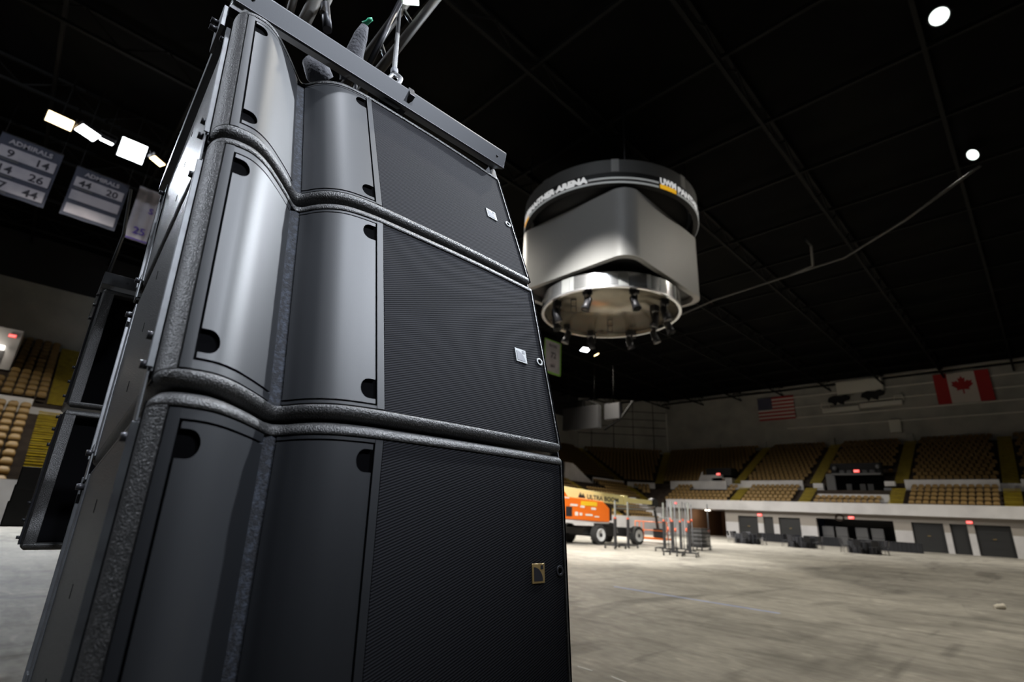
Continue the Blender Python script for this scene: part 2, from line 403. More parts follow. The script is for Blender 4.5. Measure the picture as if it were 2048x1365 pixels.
struct(MB().box(-17.3, -10.5, 60.9, 63.4, -.02, .01).build('floor_storeroom', M['dgrey']))
# vomitory corridor
m = MB(); m.box(-31.4, -31.2, 60.9, 70, 0, 3); m.box(-26.5, -26.3, 60.9, 70, 0, 3); m.box(-31.2, -26.5, 70, 70.2, 0, 3)
struct(m.build('wall_vomitory', M['brown']))
struct(MB().box(-31.4, -26.3, 60.9, 70, -.05, 0).build('floor_vomitory', M['floor']))
struct(MB().box(-31.4, -26.3, 60.9, 70, 3, 3.1).build('ceiling_vomitory', M['beige']))
struct(MB().box(-34.2, -34, 55.8, 61, 0, 3).build('wall_corner', M['white']))
t = thing('corridor_lamp', 'small pinkish-white ceiling lamp inside the dark vomitory', 'lamp', (-29.5, 62.5, 2.85))
MB().box(-.3, .3, -.1, .1, 0, .12).build('diffuser', M['fluoro'], t, .01); MB().box(-.36, .36, -.14, .14, .12, .15).build('base_plate', M['fascia'], t)
l = bpy.data.lights.new('l', 'POINT'); l.energy = 90; l.color = (1, .85, .75); l.shadow_soft_size = .2; lo = bpy.data.objects.new('l', l); C.objects.link(lo); lo.parent = t; lo.location = (0, 0, -.15)
# back walls
c1, c2 = corners(22.1)
def wallseg(name, p, q, z0, z1, m_, th=.25):
    p, q = Vector((*p, 0)), Vector((*q, 0)); d = (q-p).normalized(); nrm = Vector((-d.y, d.x, 0))
    if nrm.dot(Vector((-20, 20, 0)) - p) > 0: nrm = -nrm
    m = MB(); a, b, c, e = p, q, q + nrm*th, p + nrm*th
    m.add([(v.x, v.y, z) for z in (z0, z1) for v in (a, b, c, e)], [(0,1,2,3),(4,5,6,7),(0,1,5,4),(1,2,6,5),(2,3,7,6),(3,0,4,7)])
    return struct(m.build(name, m_))
wallseg('wall_back_right', c2, (14, 77.4), 11.6, 20.6, M['backwall'])
wallseg('wall_back_corner', c1, c2, 11.6, 20.6, M['backwall'])
wallseg('wall_back_left', (-53.1, -14), c1, 11.6, 16.8, M['backwall'])
wallseg('wall_back_left_dark', (-53.1, -14), c1, 16.8, 20.6, M['darkwall'])  # upper wall coloured black so it stays dark under the lamps
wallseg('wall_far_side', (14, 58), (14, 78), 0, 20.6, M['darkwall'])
tn = 100
for z in (20.3, 18.9, 17.45, 16.0, 14.6):
    tn += 1; struct(MB().box(-27 if z > 20 else -24, 14, 77.22, 77.4, z-.06, z+.06).build('trim_%d' % tn, M['ledge']))
for z in (18.6, 17.3, 16.0, 14.7):       # joints in the corner wall
    d = (Vector(c2) - Vector(c1)).normalized(); tn += 1
    a = Vector((*c1, z)); b = Vector((*c2, z)); off = Vector((d.y, -d.x, 0)) * .03
    struct(MB().tube([a+off, b+off], .05, 4).build('trim_%d' % tn, M['trussdark']))
for t in (.15, .4, .62, .85):
    a = Vector((*c1, 0)).lerp(Vector((*c2, 0)), t); tn += 1
    struct(MB().tube([a + Vector((.04, -.04, 12)), a + Vector((.04, -.04, 20.4))], .06, 4).build('trim_%d' % tn, M['trussdark']))
for x in (-34, -27.3, -18.7, -10.4):
    tn += 1; struct(MB().box(x-.35, x+.35, 76.9, 77.4, 11.6, 12.9).build('trim_%d' % tn, M['backwall'], bevel=.05))
tn += 1
cq = [corners(22.1)[1]]
struct(MB().cyl((c2[0]+.1, c2[1]-.1, 12.4), (c2[0]+.1, c2[1]-.1, 18.5), .12).build('trim_%d' % tn, M['ledge']))
# rails between the lower and the upper bank
m = MB()
def railbox(x0, x1): m.box(x0, x1, YB+9.45, YB+9.6, 5.3, 6.55); 
for x0, x1 in ((-35.5, -27.9), (-26.1, -19.2), (-9.9, -2.9), (-1.5, 8)): railbox(x0, x1)
for x0, x1 in ((-27.9, -26.1), (-9.9, -9.8), (-2.9, -1.5)): m.box(x0, x1, YB+10.3, YB+10.45, 5.3, 6.25)
struct(m.build('wall_rail_right', M['white']))
a1, b1 = corners(9.45)
wallseg('wall_rail_corner', (a1[0], a1[1]+.2), (b1[0]-.4, b1[1]), 5.3, 6.3, M['white'], .15)
m = MB(); m.box(XA-9.6, XA-9.45, -14, .3, 5.3, 6.35); m.box(XA-10.5, XA-10.35, .3, 2.6, 5.3, 6.0); m.box(XA-9.6, XA-9.45, 2.6, 8.2, 5.3, 6.35)
m.box(XA-9.6, XA-9.45, 40, 48.2, 5.3, 6.3); m.box(XA-9.6, XA-9.45, 54.2, a1[1]-.6, 5.3, 6.3)
struct(m.build('wall_rail_left', M['white']))
# front rail over the camera-booth rows
struct(MB().box(-17.1, -10.9, 62.05, 62.2, 4.2, 4.95).build('wall_rail_booth', M['white']))

# ------------------------------------------------------------------ stairs (yellow painted)
def stairs(pos_dir, ks, label, wdt=1.15):
    m = MB()
    for k in ks:
        for h in (0, 1, 2):
            d = drow(k) + h * ROW / 3; p, dr = pos_dir(d); z = zrow(k) + h * .44 / 3
            t = Vector((-dr.y, dr.x, 0)); p = Vector((*p, 0))
            q = [p - t*wdt/2, p + t*wdt/2, p + t*wdt/2 + dr*(ROW/3-.03), p - t*wdt/2 + dr*(ROW/3-.03)]
            z0, z1 = z + .06, z + .12
            o = len(m.v)
            m.add([(v.x, v.y, zz) for zz in (z0, z1) for v in q], [(0,1,2,3),(4,5,6,7),(0,1,5,4),(1,2,6,5),(2,3,7,6),(3,0,4,7)])
    return tag(m.build('aisle_stairs', M['stair']), label, 'stairs', 'yellow aisle stairs')
LOW, UP, LOWB = range(0, 11), range(12, 25), range(6, 11)
B_AIS_L = [-25.6, -18.3, -10.4, -2.2]; B_AIS_U = [-27.0, -18.3, -10.4, -2.2]
words = ['leftmost', 'second from the left', 'third from the left', 'rightmost']
for i, (xl, xu) in enumerate(zip(B_AIS_L, B_AIS_U)):
    stairs(lambda d, x=xl: ((x, YB + d), Vector((0, 1, 0))), LOWB, 'yellow aisle stairs above the balcony, %s of the right-hand lower bank' % words[i])
    stairs(lambda d, x=xu: ((x, YB + d), Vector((0, 1, 0))), UP, 'yellow aisle stairs of the right-hand upper bank, %s' % words[i])
def cdir(which):
    def f(d):
        c = corners(d)[which]; dr = Vector((*corners(d+1)[which], 0)) - Vector((*c, 0)); return c, dr.normalized()
    return f
stairs(cdir(0), UP, 'yellow aisle stairs slanting up left above the boom lift')
stairs(cdir(1), UP, 'yellow aisle stairs rising in the arena corner right of the boom lift')
stairs(lambda d: ((XA - d - .17, 1.25), Vector((-1, 0, 0))), LOW, 'yellow lower stairs left of the small speaker stack', 1.1)
stairs(lambda d: ((XA - d, 1.5), Vector((-1, 0, 0))), UP, 'yellow upper stairs left of the small speaker stack, dim', 1.1)
stairs(lambda d: ((XA - d - .17, 48.4), Vector((-1, 0, 0))), LOW, 'yellow lower stairs behind the yellow boom', 1.1)
stairs(cdir(0), range(6, 11), 'short yellow stairs in the corner of the lower bank', 1.1)

# ------------------------------------------------------------------ seats
def seat_parts():
    b = MB()     # backrest: rounded top shell, faces -Y
    pts = []
    for i in range(9):
        t = -1 + 2 * i / 8; pts.append((.225 * t, .0 + .035 * (1 - t*t) * 1.2))
    top = lambda t: .82 - .13 * abs(t) ** 3.5
    vs = []; fs = []
    for i, (x, y) in enumerate(pts):
        t = -1 + 2 * i / 8
        for z in (.47, .62, top(t)): vs.append((x, y + (z-.42)*.22, z)); 
        for z in (.47, .62, top(t)): vs.append((x, y + .035 + (z-.42)*.22, z))
    for i in range(8):
        a = i*6; c = a+6
        fs += [(a, a+1, c+1, c), (a+1, a+2, c+2, c+1), (a+3, a+4, c+4, c+3), (a+4, a+5, c+5, c+4), (a+2, a+5, c+5, c+2), (a, a+3, c+3, c)]
    fs += [(0, 1, 4, 3), (1, 2, 5, 4), (48, 49, 52, 51), (49, 50, 53, 52)]
    b.add(vs, fs, 0, True)
    s = MB()     # folded-up seat pan in front of the back
    s.prism([(-.20, -.02), (-.20, -.34), (-.15, -.40), (.15, -.40), (.20, -.34), (.20, -.02)], .395, .425, 0)
    k = MB(); k.box(-.25, -.215, -.16, .08, 0.0, .5, 1); k.box(-.25, -.215, -.22, .10, .52, .56, 1)
    return b, s, k
sb, ss, sk = seat_parts()
allm = MB(); 
for part in (sb, ss, sk):
    o = len(allm.v); allm.v += part.v; allm.f += [[i+o for i in f] for f in part.f]; allm.mi += part.mi; allm.sm += part.sm
me_one = allm.mesh('arena_seat', [M['seat'], M['seatdark']])
me_b = sb.mesh('backrest', M['seat']); me_s = ss.mesh('seat_pan', M['seat'])
k2 = MB(); k2.v = sk.v; k2.f = sk.f; k2.mi = [0]*len(sk.f); k2.sm = sk.sm
me_k = k2.mesh('armrest_bracket', M['seatdark'])
def pj(p):
    c = RC.transposed() @ (Vector(p) - CAM)
    if c.z > -.1: return None
    return 1024 + F_PX * c.x / -c.z, 682.5 - F_PX * c.y / -c.z, -c.z
seats = []   # (x,y,z,rz,row,block)
def free(s, ais, w=.95): return all(abs(s - a) > w for a in ais)
for k in list(range(0, 11)) + list(range(12, 25)):
    d = drow(k); z = zrow(k); c1_, c2_ = corners(d + .4)
    jit = lambda: 0
    # A side faces +X: seat -Y -> +X : rz = +90deg
    y = -8.95; yend = (YB - .2) if k < 6 else c1_[1] - .9
    while y < yend:
        if (y < 8.6 or y > 37) and free(y, [1.25 if k < 11 else 1.5, 48.4 if k < 11 else 99], .82) and not (8 <= k < 11 and 48.9 < y < 54) and not (12 <= k < 15 and 49 < y < 54) and not (15 <= k <= 20 and -4.5 < y < -1.0):
            seats.append((XA - d - .62, y, z, math.pi/2, k, 'A0' if y < 1.3 else ('A1' if y < 20 else ('A2' if y < 48.4 else 'A3'))))
        y += .53
    if k >= 6:
        # chamfer
        D = NC + d + .5; a = -XA + d + .5; sA = D - a/.70711 + 1.0; sB = (YB+d+.5)/.70711 - D - .95; s = sA
        while s < sB:
            seats.append((.70711*(s-D), .70711*(s+D), z, math.radians(45), k, 'C')); s += .53
        x = max(c2_[0] + .9, -34 if k < 11 else -99)
        ais = B_AIS_L if k < 11 else B_AIS_U
        while x < 8:
            ok = free(x, ais) and not (k in (8, 9, 10) and -17.6 < x < -10.6) and not (12 <= k <= 15 and -17.2 < x < -11.6) and not (k in (9, 10, 12, 13, 14) and -32 < x < -27.2)
            if ok:
                j = sum(1 for q in ais if x > q)
                seats.append((x, YB + d + .5, z, 0., k, 'B%d' % j))
            x += .53
def visible(p):
    q = pj((p[0], p[1], p[2] + .7))
    if not q: return False
    if not (-15 < q[0] < 2063): return False
    if q[0] < 600: return q[0] < 215 - (q[1] - 575) * .343 + 12
    if q[0] < 1112: return False
    if q[1] > 965 and q[0] < 1215 and q[2] > 20: return q[1] < 985
    return True
vis = [s for s in seats if visible(s)]
vis.sort(key=lambda s: (s[0]**2 + s[1]**2))
keep = vis[:296]; keepset = set(id(s) for s in keep)
ordn = ['first', 'second', 'third', 'fourth', 'fifth', 'sixth', 'seventh', 'eighth', 'ninth', 'tenth', 'eleventh', 'twelfth', 'thirteenth']
def seat_label(s):
    k, b = s[4], s[5]; low = 'lower' if k < 11 else 'upper'
    if b[0] == 'A':
        r = ordn[k] if k < 11 else ordn[k-12]
        side = {'A0': 'far left bank, left of its yellow stairs', 'A1': 'far left bank, right of its yellow stairs', 'A2': 'bank left of the stairs behind the boom', 'A3': 'bank right of the stairs behind the boom'}[b]
    else:
        r = ordn[k-6] if k < 11 else ordn[k-12]
        if b == 'C': side = 'corner bank right of the boom lift'
        elif low == 'lower': side = ['balcony bank left of all its stairs', 'balcony bank left of the booth', 'balcony bank beneath the black booth', 'balcony bank right of the booth', 'balcony bank at the right edge'][int(b[1])]
        else: side = ['bank left of the right-hand stairs', 'bank left of the booth', 'bank above the black booth', 'bank right of the booth', 'bank at the right edge'][int(b[1])]
    return 'tan chair, %s row of %s %s' % (r, low, side), 'tan chairs, %s row, %s %s' % (r, low, side)
for i, s in enumerate(keep):
    lab, grp = seat_label(s)
    near = (s[0]**2 + s[1]**2) < 46**2
    if near:
        t = thing('stadium_chair', lab, 'seat', (s[0], s[1], s[2]), s[3], grp)
        for nm, me in (('backrest', me_b), ('seat_pan', me_s), ('armrest', me_k)):
            o = bpy.data.objects.new(nm, me); C.objects.link(o); o.parent = t
    else:
        o = bpy.data.objects.new('stadium_chair', me_one); C.objects.link(o); o.location = s[:3]; o.rotation_euler = (0, 0, s[3])
        tag(o, lab, 'seat', grp)
rest = MB()
base = allm
for s in seats:
    if id(s) in keepset: continue
    ca, sa = math.cos(s[3]), math.sin(s[3]); o = len(rest.v)
    rest.v += [(s[0] + ca*v[0] - sa*v[1], s[1] + sa*v[0] + ca*v[1], s[2] + v[2]) for v in base.v]
    rest.f += [[i+o for i in f] for f in base.f]; rest.mi += base.mi; rest.sm += base.sm
me = bpy.data.meshes.new('arena_seating'); me.from_pydata(rest.v, [], rest.f); me.materials.append(M['seat']); me.materials.append(M['seatdark'])
me.polygons.foreach_set('material_index', rest.mi); me.polygons.foreach_set('use_smooth', rest.sm); me.update()
o = bpy.data.objects.new('arena_seating', me); C.objects.link(o)
tag(o, 'remaining tan seats filling the dim upper rows and far banks', 'seating', kind='stuff')

# ------------------------------------------------------------------ loudspeaker cabinets
H = .44; W = .733
PROF = [(.0, .0), (.02, .012), (.04, .0155), (.06, .0135), (.083, .002), (.109, -.019), (.134, -.042), (.150, -.058), (.160, -.064),
        (.170, -.058), (.182, -.045), (.201, -.030), (.229, -.017), (.262, -.011), (.301, -.0085), (.40, -.0085), (.5, -.0095), (.6, -.0125), (.733, -.019)]
def prof(a):
    P = PROF
    if a <= P[0][0]: return P[0][1]
    for i in range(len(P)-1):
        if a <= P[i+1][0]:
            # catmull-rom
            p0 = P[max(i-1, 0)]; p1 = P[i]; p2 = P[i+1]; p3 = P[min(i+2, len(P)-1)]; t = (a - p1[0]) / (p2[0] - p1[0])
            m1 = (p2[1]-p0[1]) / (p2[0]-p0[0]) * (p2[0]-p1[0]); m2 = (p3[1]-p1[1]) / (p3[0]-p1[0]) * (p2[0]-p1[0])
            return (2*t**3-3*t**2+1)*p1[1] + (t**3-2*t**2+t)*m1 + (-2*t**3+3*t**2)*p2[1] + (t**3-t**2)*m2
    return P[-1][1]
def surf(a, off):      # off>0 outwards (toward -Y)
    e = .002; sl = (prof(a+e) - prof(a-e)) / (2*e); L = math.sqrt(1 + sl*sl)
    return a - sl/L*off, -(prof(a) + off/L)
PSI = math.tan(math.radians(5.2))
def taper(x, y, z): 
    return (x, y, (z - H/2) * (1 - 2*PSI*max(y, -.02)/H) + H/2)
GAP = .003; RIM = .0225
def body_mesh(deep=.010, a_in=(.0165, .7225), flat=False):
    pr = (lambda a: 0.0) if flat else prof
    def sf(a, off):
        if flat: return a, -off
        return surf(a, off)
    # path entries: (x,y,nx,ny,recess)
    pts = []
    pts.append((0, .5, -1, 0, 0)); pts.append((0, .26, -1, 0, 0)); pts.append((0, .020, -1, 0, 0))
    for an, px_, py_ in ((22, .0008, .012), (42, .0028, .0045), (62, .0062, -.0015)):
        t = math.radians(an); pts.append((px_, py_, -math.cos(t), -math.sin(t), 0))
    aa = [.0112, a_in[0]]
    for a in aa: x, y = sf(a, 0); pts.append((x, y, None, a, 0))
    a = a_in[0]
    pts.append((*sf(a, 0), None, a, 1))
    while a < a_in[1] - .006:
        a += .006 if a < .30 else .04
        a = min(a, a_in[1]); pts.append((*sf(a, 0), None, a, 1))
    pts.append((*sf(a_in[1], 0), None, a_in[1], 0))
    x, y = sf(W-.0075, 0); pts.append((x, y, .2, -.98, 0))
    pts.append((W-.002, y + .004, .7, -.7, 0)); pts.append((W, y + .012, 1, 0, 0)); pts.append((W, .26, 1, 0, 0)); pts.append((W, .5, 1, 0, 0))
    lv = [(GAP, .014, 0), (GAP+.002, .009, 0), (GAP+.0045, .0052, 0), (GAP+.008, .002, 0), (GAP+.0115, .0004, 0), (GAP+.0155, 0, 0), (RIM-.002, 0, 0), (RIM, .0015, 0), (RIM, 0, 1)]
    lv = lv + [(H/2, 0, 1)] + [(H - z, i, rc) for z, i, rc in lv[::-1]]
    vs = []
    for (z, ins, rc) in lv:
        for (x, y, nx, ny, rr) in pts:
            off = -ins - (deep if (rc and rr) else 0)
            if nx is None:
                if flat: X, Y = ny, -off
                else: X, Y = surf(ny, off) if not (rc and rr and .11 < ny < .21) else surf(ny, off)
            else: X, Y = x + nx*off, y + ny*off
            vs.append(taper(X, Y, z))
    n = len(pts); fs = []
    for i in range(len(lv)-1):
        for j in range(n-1): fs.append((i*n+j, i*n+j+1, (i+1)*n+j+1, (i+1)*n+j))
        fs.append((i*n+n-1, i*n, (i+1)*n, (i+1)*n+n-1))
    m = MB(); m.add(vs, fs, 0, False)
    m.f.append(list(range(n))[::-1]); m.mi.append(0); m.sm.append(False)
    m.f.append([(len(lv)-1)*n + j for j in range(n)]); m.mi.append(0); m.sm.append(False)
    return m
def smooth_by_angle(o, ang=35):
    me = o.data
    me.polygons.foreach_set('use_smooth', [True]*len(me.polygons))
    me.set_sharp_from_angle(angle=math.radians(ang)); return o
def sheet(a0, a1, z0, z1, off, th, step=.005):
    """curved slab following the cabinet profile"""
    n = max(2, int(round((a1-a0)/step)) + 1); m = MB(); vs = []
    for j in range(n):
        a = a0 + (a1-a0)*j/(n-1)
        for o_, z in ((off, z0), (off, z1), (off-th, z1), (off-th, z0)):
            x, y = surf(a, o_); vs.append(taper(x, y, z))
    fs = []
    for j in range(n-1):
        for k in range(4): fs.append((j*4+k, j*4+(k+1)%4, (j+1)*4+(k+1)%4, (j+1)*4+k))
    fs += [(0,1,2,3), ((n-1)*4+3, (n-1)*4+2, (n-1)*4+1, (n-1)*4)]
    m.add(vs, fs, 0, False); return m
def merge(a, *bs):
    for b in bs:
        o = len(a.v); a.v += b.v; a.f += [[i+o for i in f] for f in b.f]; a.mi += b.mi; a.sm += b.sm
    return a
def cut(o, cutters):
    for c in cutters:
        md = o.modifiers.new('c', 'BOOLEAN'); md.operation = 'DIFFERENCE'; md.object = c; md.solver = 'EXACT'
    bpy.context.view_layer.update()
    dg = bpy.context.evaluated_depsgraph_get(); me = bpy.data.meshes.new_from_object(o.evaluated_get(dg))
    o.modifiers.clear(); me.name = o.name; o.data = me
    for c in cutters: bpy.data.objects.remove(c)
    return o

def notch(x, z, sx):   # D-shaped cutter along Y
    pts = [(-.012*sx, -.017), (-.012*sx, .017)]
    for k in range(13):
        t = math.pi/2 - math.pi*k/12; pts.append((sx*(.007 + .0135*math.cos(t)), .017*math.sin(t)))
    m = MB(); n = len(pts)
    vs = [(x+p[0], y, z+p[1]) for y in (-.06, .12) for p in pts]
    m.add(vs, [list(range(n)), list(range(n, 2*n))[::-1]] + [(i, (i+1)%n, n+(i+1)%n, n+i) for i in range(n)])
    return m.build('cutter', M['black'])

def make_cabinet(label, badge, mw):
    t = thing('loudspeaker_cabinet', label, 'loudspeaker', group='large speaker cabinets in the hanging stack', mw=mw)
    o = body_mesh().build('shell', M['shell'], t); smooth_by_angle(o, 40)
    # left louver
    l0, l1 = .0340, .1475
    p1 = sheet(l0, l1, .040, H-.040, -.0015, .004, .003)
    o = p1.build('louver_panel', M['louver']); o = cut(o, [notch(l0+.003, .040+.024, 1), notch(l0+.003, H-.040-.024, 1)]); o.parent = t; smooth_by_angle(o, 30)
    p2 = sheet(.1655, .2893, .0325, H-.0325, -.0015, .004, .003)
    o = p2.build('louver_panel', M['louver']); o = cut(o, [notch(.2855, .032+.026, -1), notch(.2855, H-.032-.026, -1)]); o.parent = t; smooth_by_angle(o, 30)
    fr = merge(sheet(.0186, .0308, .0250, H-.0250, -.001, .006), sheet(.0308, .148, .0250, .0366, -.002, .006), sheet(.0308, .148, H-.0366, H-.0250, -.002, .006))
    smooth_by_angle(fr.build('louver_frame', M['lframe'], t), 30)
    fr = merge(sheet(.2925, .3050, .0250, H-.0250, -.001, .006), sheet(.165, .2925, .0250, .0296, -.002, .006), sheet(.165, .2925, H-.0296, H-.0250, -.002, .006))
    smooth_by_angle(fr.build('louver_frame', M['lframe'], t), 30)
    bk = merge(sheet(.0185, .147, .026, H-.026, -.0078, .002), sheet(.166, .304, .026, H-.026, -.0078, .002))
    smooth_by_angle(bk.build('louver_cavity', M['black'], t))
    m = MB(); n_ = 12
    m.box(.144, .169, .0665, .074, .026, H-.026); m.build('horn_slot', M['slot'], t)
    gr = sheet(.3075, .7215, .0238, H-.0238, -.0035, .006, .02); go = smooth_by_angle(gr.build('grille', M['grille'], t), 30)
    # badge : square plate with a quarter-disc and a small square
    A, B_, bx, bz, sz = badge[0], badge[1], .630, .197, .0335
    x0, y0 = surf(bx + sz/2, -.0035); T = Matrix.Translation((bx, y0-.0005, bz)) @ Matrix.Rotation(math.radians(1.2), 4, 'Z')
    b = MB(); b.box(0, sz, -.0025, 0, 0, sz)
    bo = b.build('badge', A, t, .0006, 1); bo.matrix_local = T
    k = sz*.12; m = MB(); q = [(k, k)] + [(k + (sz*.70)*math.cos(an*math.pi/20), k + (sz*.70)*math.sin(an*math.pi/20)) for an in range(11)]
    m.add([(p[0], -.0031, p[1]) for p in q] + [(p[0], -.0024, p[1]) for p in q], [list(range(len(q)))] + [(i, (i+1)%len(q), len(q)+(i+1)%len(q), len(q)+i) for i in range(len(q))])
    m.box(sz*.66, sz*.86, -.0031, -.0024, sz*.70, sz*.90)
    m.build('emblem', B_, bo)
    # retaining washer
    x0, y0 = surf(.7095, -.0035); T = Matrix.Translation((x0, y0-.0002, .2155)) @ Matrix.Rotation(math.radians(90), 4, 'X')
    m = MB(); m.lathe([(.0052, .0), (.0098, .0), (.0098, .0018), (.0092, .0026), (.0058, .0026), (.0052, .0018), (.0052, .0)], 28)
    ro = m.build('washer', badge[2], t); ro.matrix_local = T
    m = MB(); m.lathe([(0, .0008), (.0054, .0008), (.0054, .0), (0, 0)], 20); m.build('bolt_hole', M['black'], ro)
    # side rigging (left and right side)
    for sgn, X0 in ((-1, 0.), (1, W)):
        def bx_(m, xa, xb, y0, y1, z0, z1):
            a, b = sorted((X0 + sgn*xa, X0 + sgn*xb)); vs = [taper(*p) for p in ((a,y0,z0),(b,y0,z0),(b,y1,z0),(a,y1,z0),(a,y0,z1),(b,y0,z1),(b,y1,z1),(a,y1,z1))]
            m.add(vs, [(0,3,2,1),(4,5,6,7),(0,1,5,4),(1,2,6,5),(2,3,7,6),(3,0,4,7)])
        m = MB(); bx_(m, 0, .0025, .032, .070, .030, H-.03); bx_(m, 0, .0085, .0305, .0335, .035, H-.035)
        rp = m.build('front_rigging_plate', M['galv'], t, .001)
        m = MB(); bx_(m, -.001, .0006, .0215, .0300, .012, H-.012); m.build('side_groove_shade', M['black'], t)  # black strip standing in for the shaded groove beside the rim
        m = MB(); bx_(m, .0025, .0055, .036, .058, -.035, .055); m.build('link_plate', M['galv'], rp, .001)
        for z in (.045, .088, H-.05):
            q = taper(X0, .052, z); MB().cyl((X0 + sgn*.003, q[1], q[2]), (X0 + sgn*.013, q[1], q[2]), .0055, 12).build('locking_pin', M['darksteel'], rp)
        m = MB(); bx_(m, 0, .003, .465, .500, .02, H-.02); bx_(m, .0, .008, .4975, .501, .02, H-.02)
        rr = m.build('rear_rigging_rail', M['galv'], t, .001)
        m = MB(); bx_(m, .003, .006, .475, .50, -.03, .05); m.build('link_plate', M['galv'], rr, .001)
        for z in (.03, H-.045):
            q = taper(X0, .48, z); MB().cyl((X0 + sgn*.003, q[1], q[2]), (X0 + sgn*.014, q[1], q[2]), .0055, 12).build('locking_pin', M['darksteel'], rr)
        for z, y_ in ((.09, .25), (.21, .25), (.33, .25)):
            m = MB(); bx_(m, -.001, .0007, y_, y_+.0015, z-.010, z+.010); m.build('side_slot', M['black'], t)
    return t
E2 = lambda v: Vector(v)
e1 = Vector((.69, -.724, 0)).normalized(); e2 = Vector((-e1.y, e1.x, 0))
def toE(v): v = Vector(v); return Vector((v.dot(e1), v.dot(e2), v.z))
phi, rho = .735, .0082
u0 = Vector((math.cos(phi)*math.cos(rho), math.sin(phi)*math.cos(rho), math.sin(rho)))
n0 = Vector((math.sin(phi), -math.cos(phi), 0)); w0 = n0.cross(u0)
if w0.z < 0: w0 = -w0
def frame(t, P, roll=0):
    hh = w0*math.cos(t) - n0*math.sin(t); nn = n0*math.cos(t) + w0*math.sin(t)
    X, Y, Z = toE(u0), toE(-nn), toE(hh); p = toE(P)
    return Matrix(((X.x, Y.x, Z.x, p.x), (X.y, Y.y, Z.y, p.y), (X.z, Y.z, Z.z, p.z), (0, 0, 0, 1)))
ORG = [(-0.4875262987, 0.6557840069, 2.04355906), (-0.4103830269, 0.5756484043, 1.6178511779), (-0.3865412774, 0.5546390154, 1.1790002049)]
TILT = [.3751, .2554, .0718]
FR = [frame(t, p) for t, p in zip(TILT, ORG)]
sil = (M['silver'], M['silver2'], M['silver']); gld = (M['gold'], M['badgeblack'], M['badgeblack'])
make_cabinet('topmost grey speaker cabinet of the big stack, directly under the steel frame', sil, FR[0])
make_cabinet('middle speaker cabinet of the big stack, brightly lit curved louvers', sil, FR[1])
make_cabinet('lowest visible speaker cabinet of the big stack, with gold badge', gld, FR[2])

# bumper frame on top
t = thing('flying_frame', 'grey steel flying frame bolted on top of the big speaker stack', 'flying frame', mw=FR[0])
m = MB(); z0, z1 = H+.004, H+.046
q = [(-.034, z1+.004), (-.034, z1-.002), (-.008, z0+.001), (-.004, z0+.001), (.028, z1), (.028, z1+.004)]; nq = len(q)
m.add([(x, y, z) for x in (-.012, W-.002) for y, z in q], [list(range(nq)), list(range(nq, 2*nq))[::-1]] + [(i, (i+1) % nq, nq+(i+1) % nq, nq+i) for i in range(nq)]); m.box(-.012, W-.002, -.0105, -.0065, z0-.001, z0+.0015)
m.build('front_beam', M['beam'], t, .001)
for x in (-.012, W-.02):
    MB().box(x, x+.024, .028, .52, z0, z1).build('side_beam', M['beam'], t, .002)
MB().box(-.012, W+.004, .50, .55, z0, z1).build('rear_beam', M['beam'], t, .002)
MB().box(.34, .40, .028, .50, z0+.004, z1).build('centre_beam', M['darksteel'], t, .002)
for x in (.02, .70):
    MB().cyl((x, -.0235, H+.027), (x, -.018, H+.027), .004, 10).build('bolt', M['darksteel'], t)
MB().box(.364, .380, -.012, .012, z1+.005, z1+.056).build('lug', M['darksteel'], t, .002)
MB().cyl((.350, -.002, z1+.044), (.398, -.002, z1+.044), .008, 12).build('shackle_bolt', M['darksteel'], t)
MB().box(.392, .408, -.036, .028, z0+.022, z1+.012).build('cleat', M['darksteel'], t, .001)
MB().box(-.020, -.012, .03, .10, .40, z1).build('corner_bracket', M['galv'], t, .001)
for z in (.425, .455): MB().cyl((-.018, .06, z), (-.034, .06, z), .006, 10).build('locking_pin', M['darksteel'], t)

# wire rope with thimble
lug = FR[0] @ Vector((.368, -.004, z1+.046))
top = P_at(806, -60, 3.0)
th_c = P_at(783, 158, lug.__sub__(CAM).length + .01)
t = thing('wire_rope_sling', 'bright braided wire rope with steel thimble rising from the flying frame', 'wire rope', tuple(lug))
dirr = (top - lug).normalized(); side = dirr.cross(Vector((RC[0][2], RC[1][2], RC[2][2]))).normalized()
def loc(v): return v - lug
nk = lug + dirr*.100
loop = []
for i in range(24):
    an = 2*math.pi*i/24; r_ = .019 * (1 if math.sin(an) < 0 else 1 - .45*math.sin(an)); loop.append(loc(lug + dirr*(.034 + .044*math.sin(an)) + side*r_*math.cos(an)*1.05))
MB().tube(loop, .006, 8, closed=True).build('eye_loop', M['rope'], t)
loop2 = [v*1.0 + side.to_3d()*0 for v in loop]
MB().tube([p*.86 + loc(lug+dirr*.034)*.14 for p in loop], .0055, 8, closed=True).build('thimble', M['steel'], t)
MB().tube([loc(lug+dirr*.078), loc(lug+dirr*.084), loc(lug+dirr*.112), loc(lug+dirr*.120)], [.006, .0105, .0105, .006], 10).build('ferrule', M['silver2'], t)
# twisted strands
L_ = (top - nk).length; a_ = side; b_ = dirr.cross(side).normalized(); m = MB()
for s_ in range(4):
    pts = []; N = 130
    for i in range(N):
        f = i/(N-1)*.36; an = 2*math.pi*(f/.020*.5) + s_*math.pi/2; pts.append(loc(nk + dirr*f + (a_*math.cos(an) + b_*math.sin(an))*.0038))
    m.tube(pts, .0034, 6)
m.tube([loc(nk+dirr*.36), loc(top)], .0068, 8)
m.build('rope', M['rope'], t)

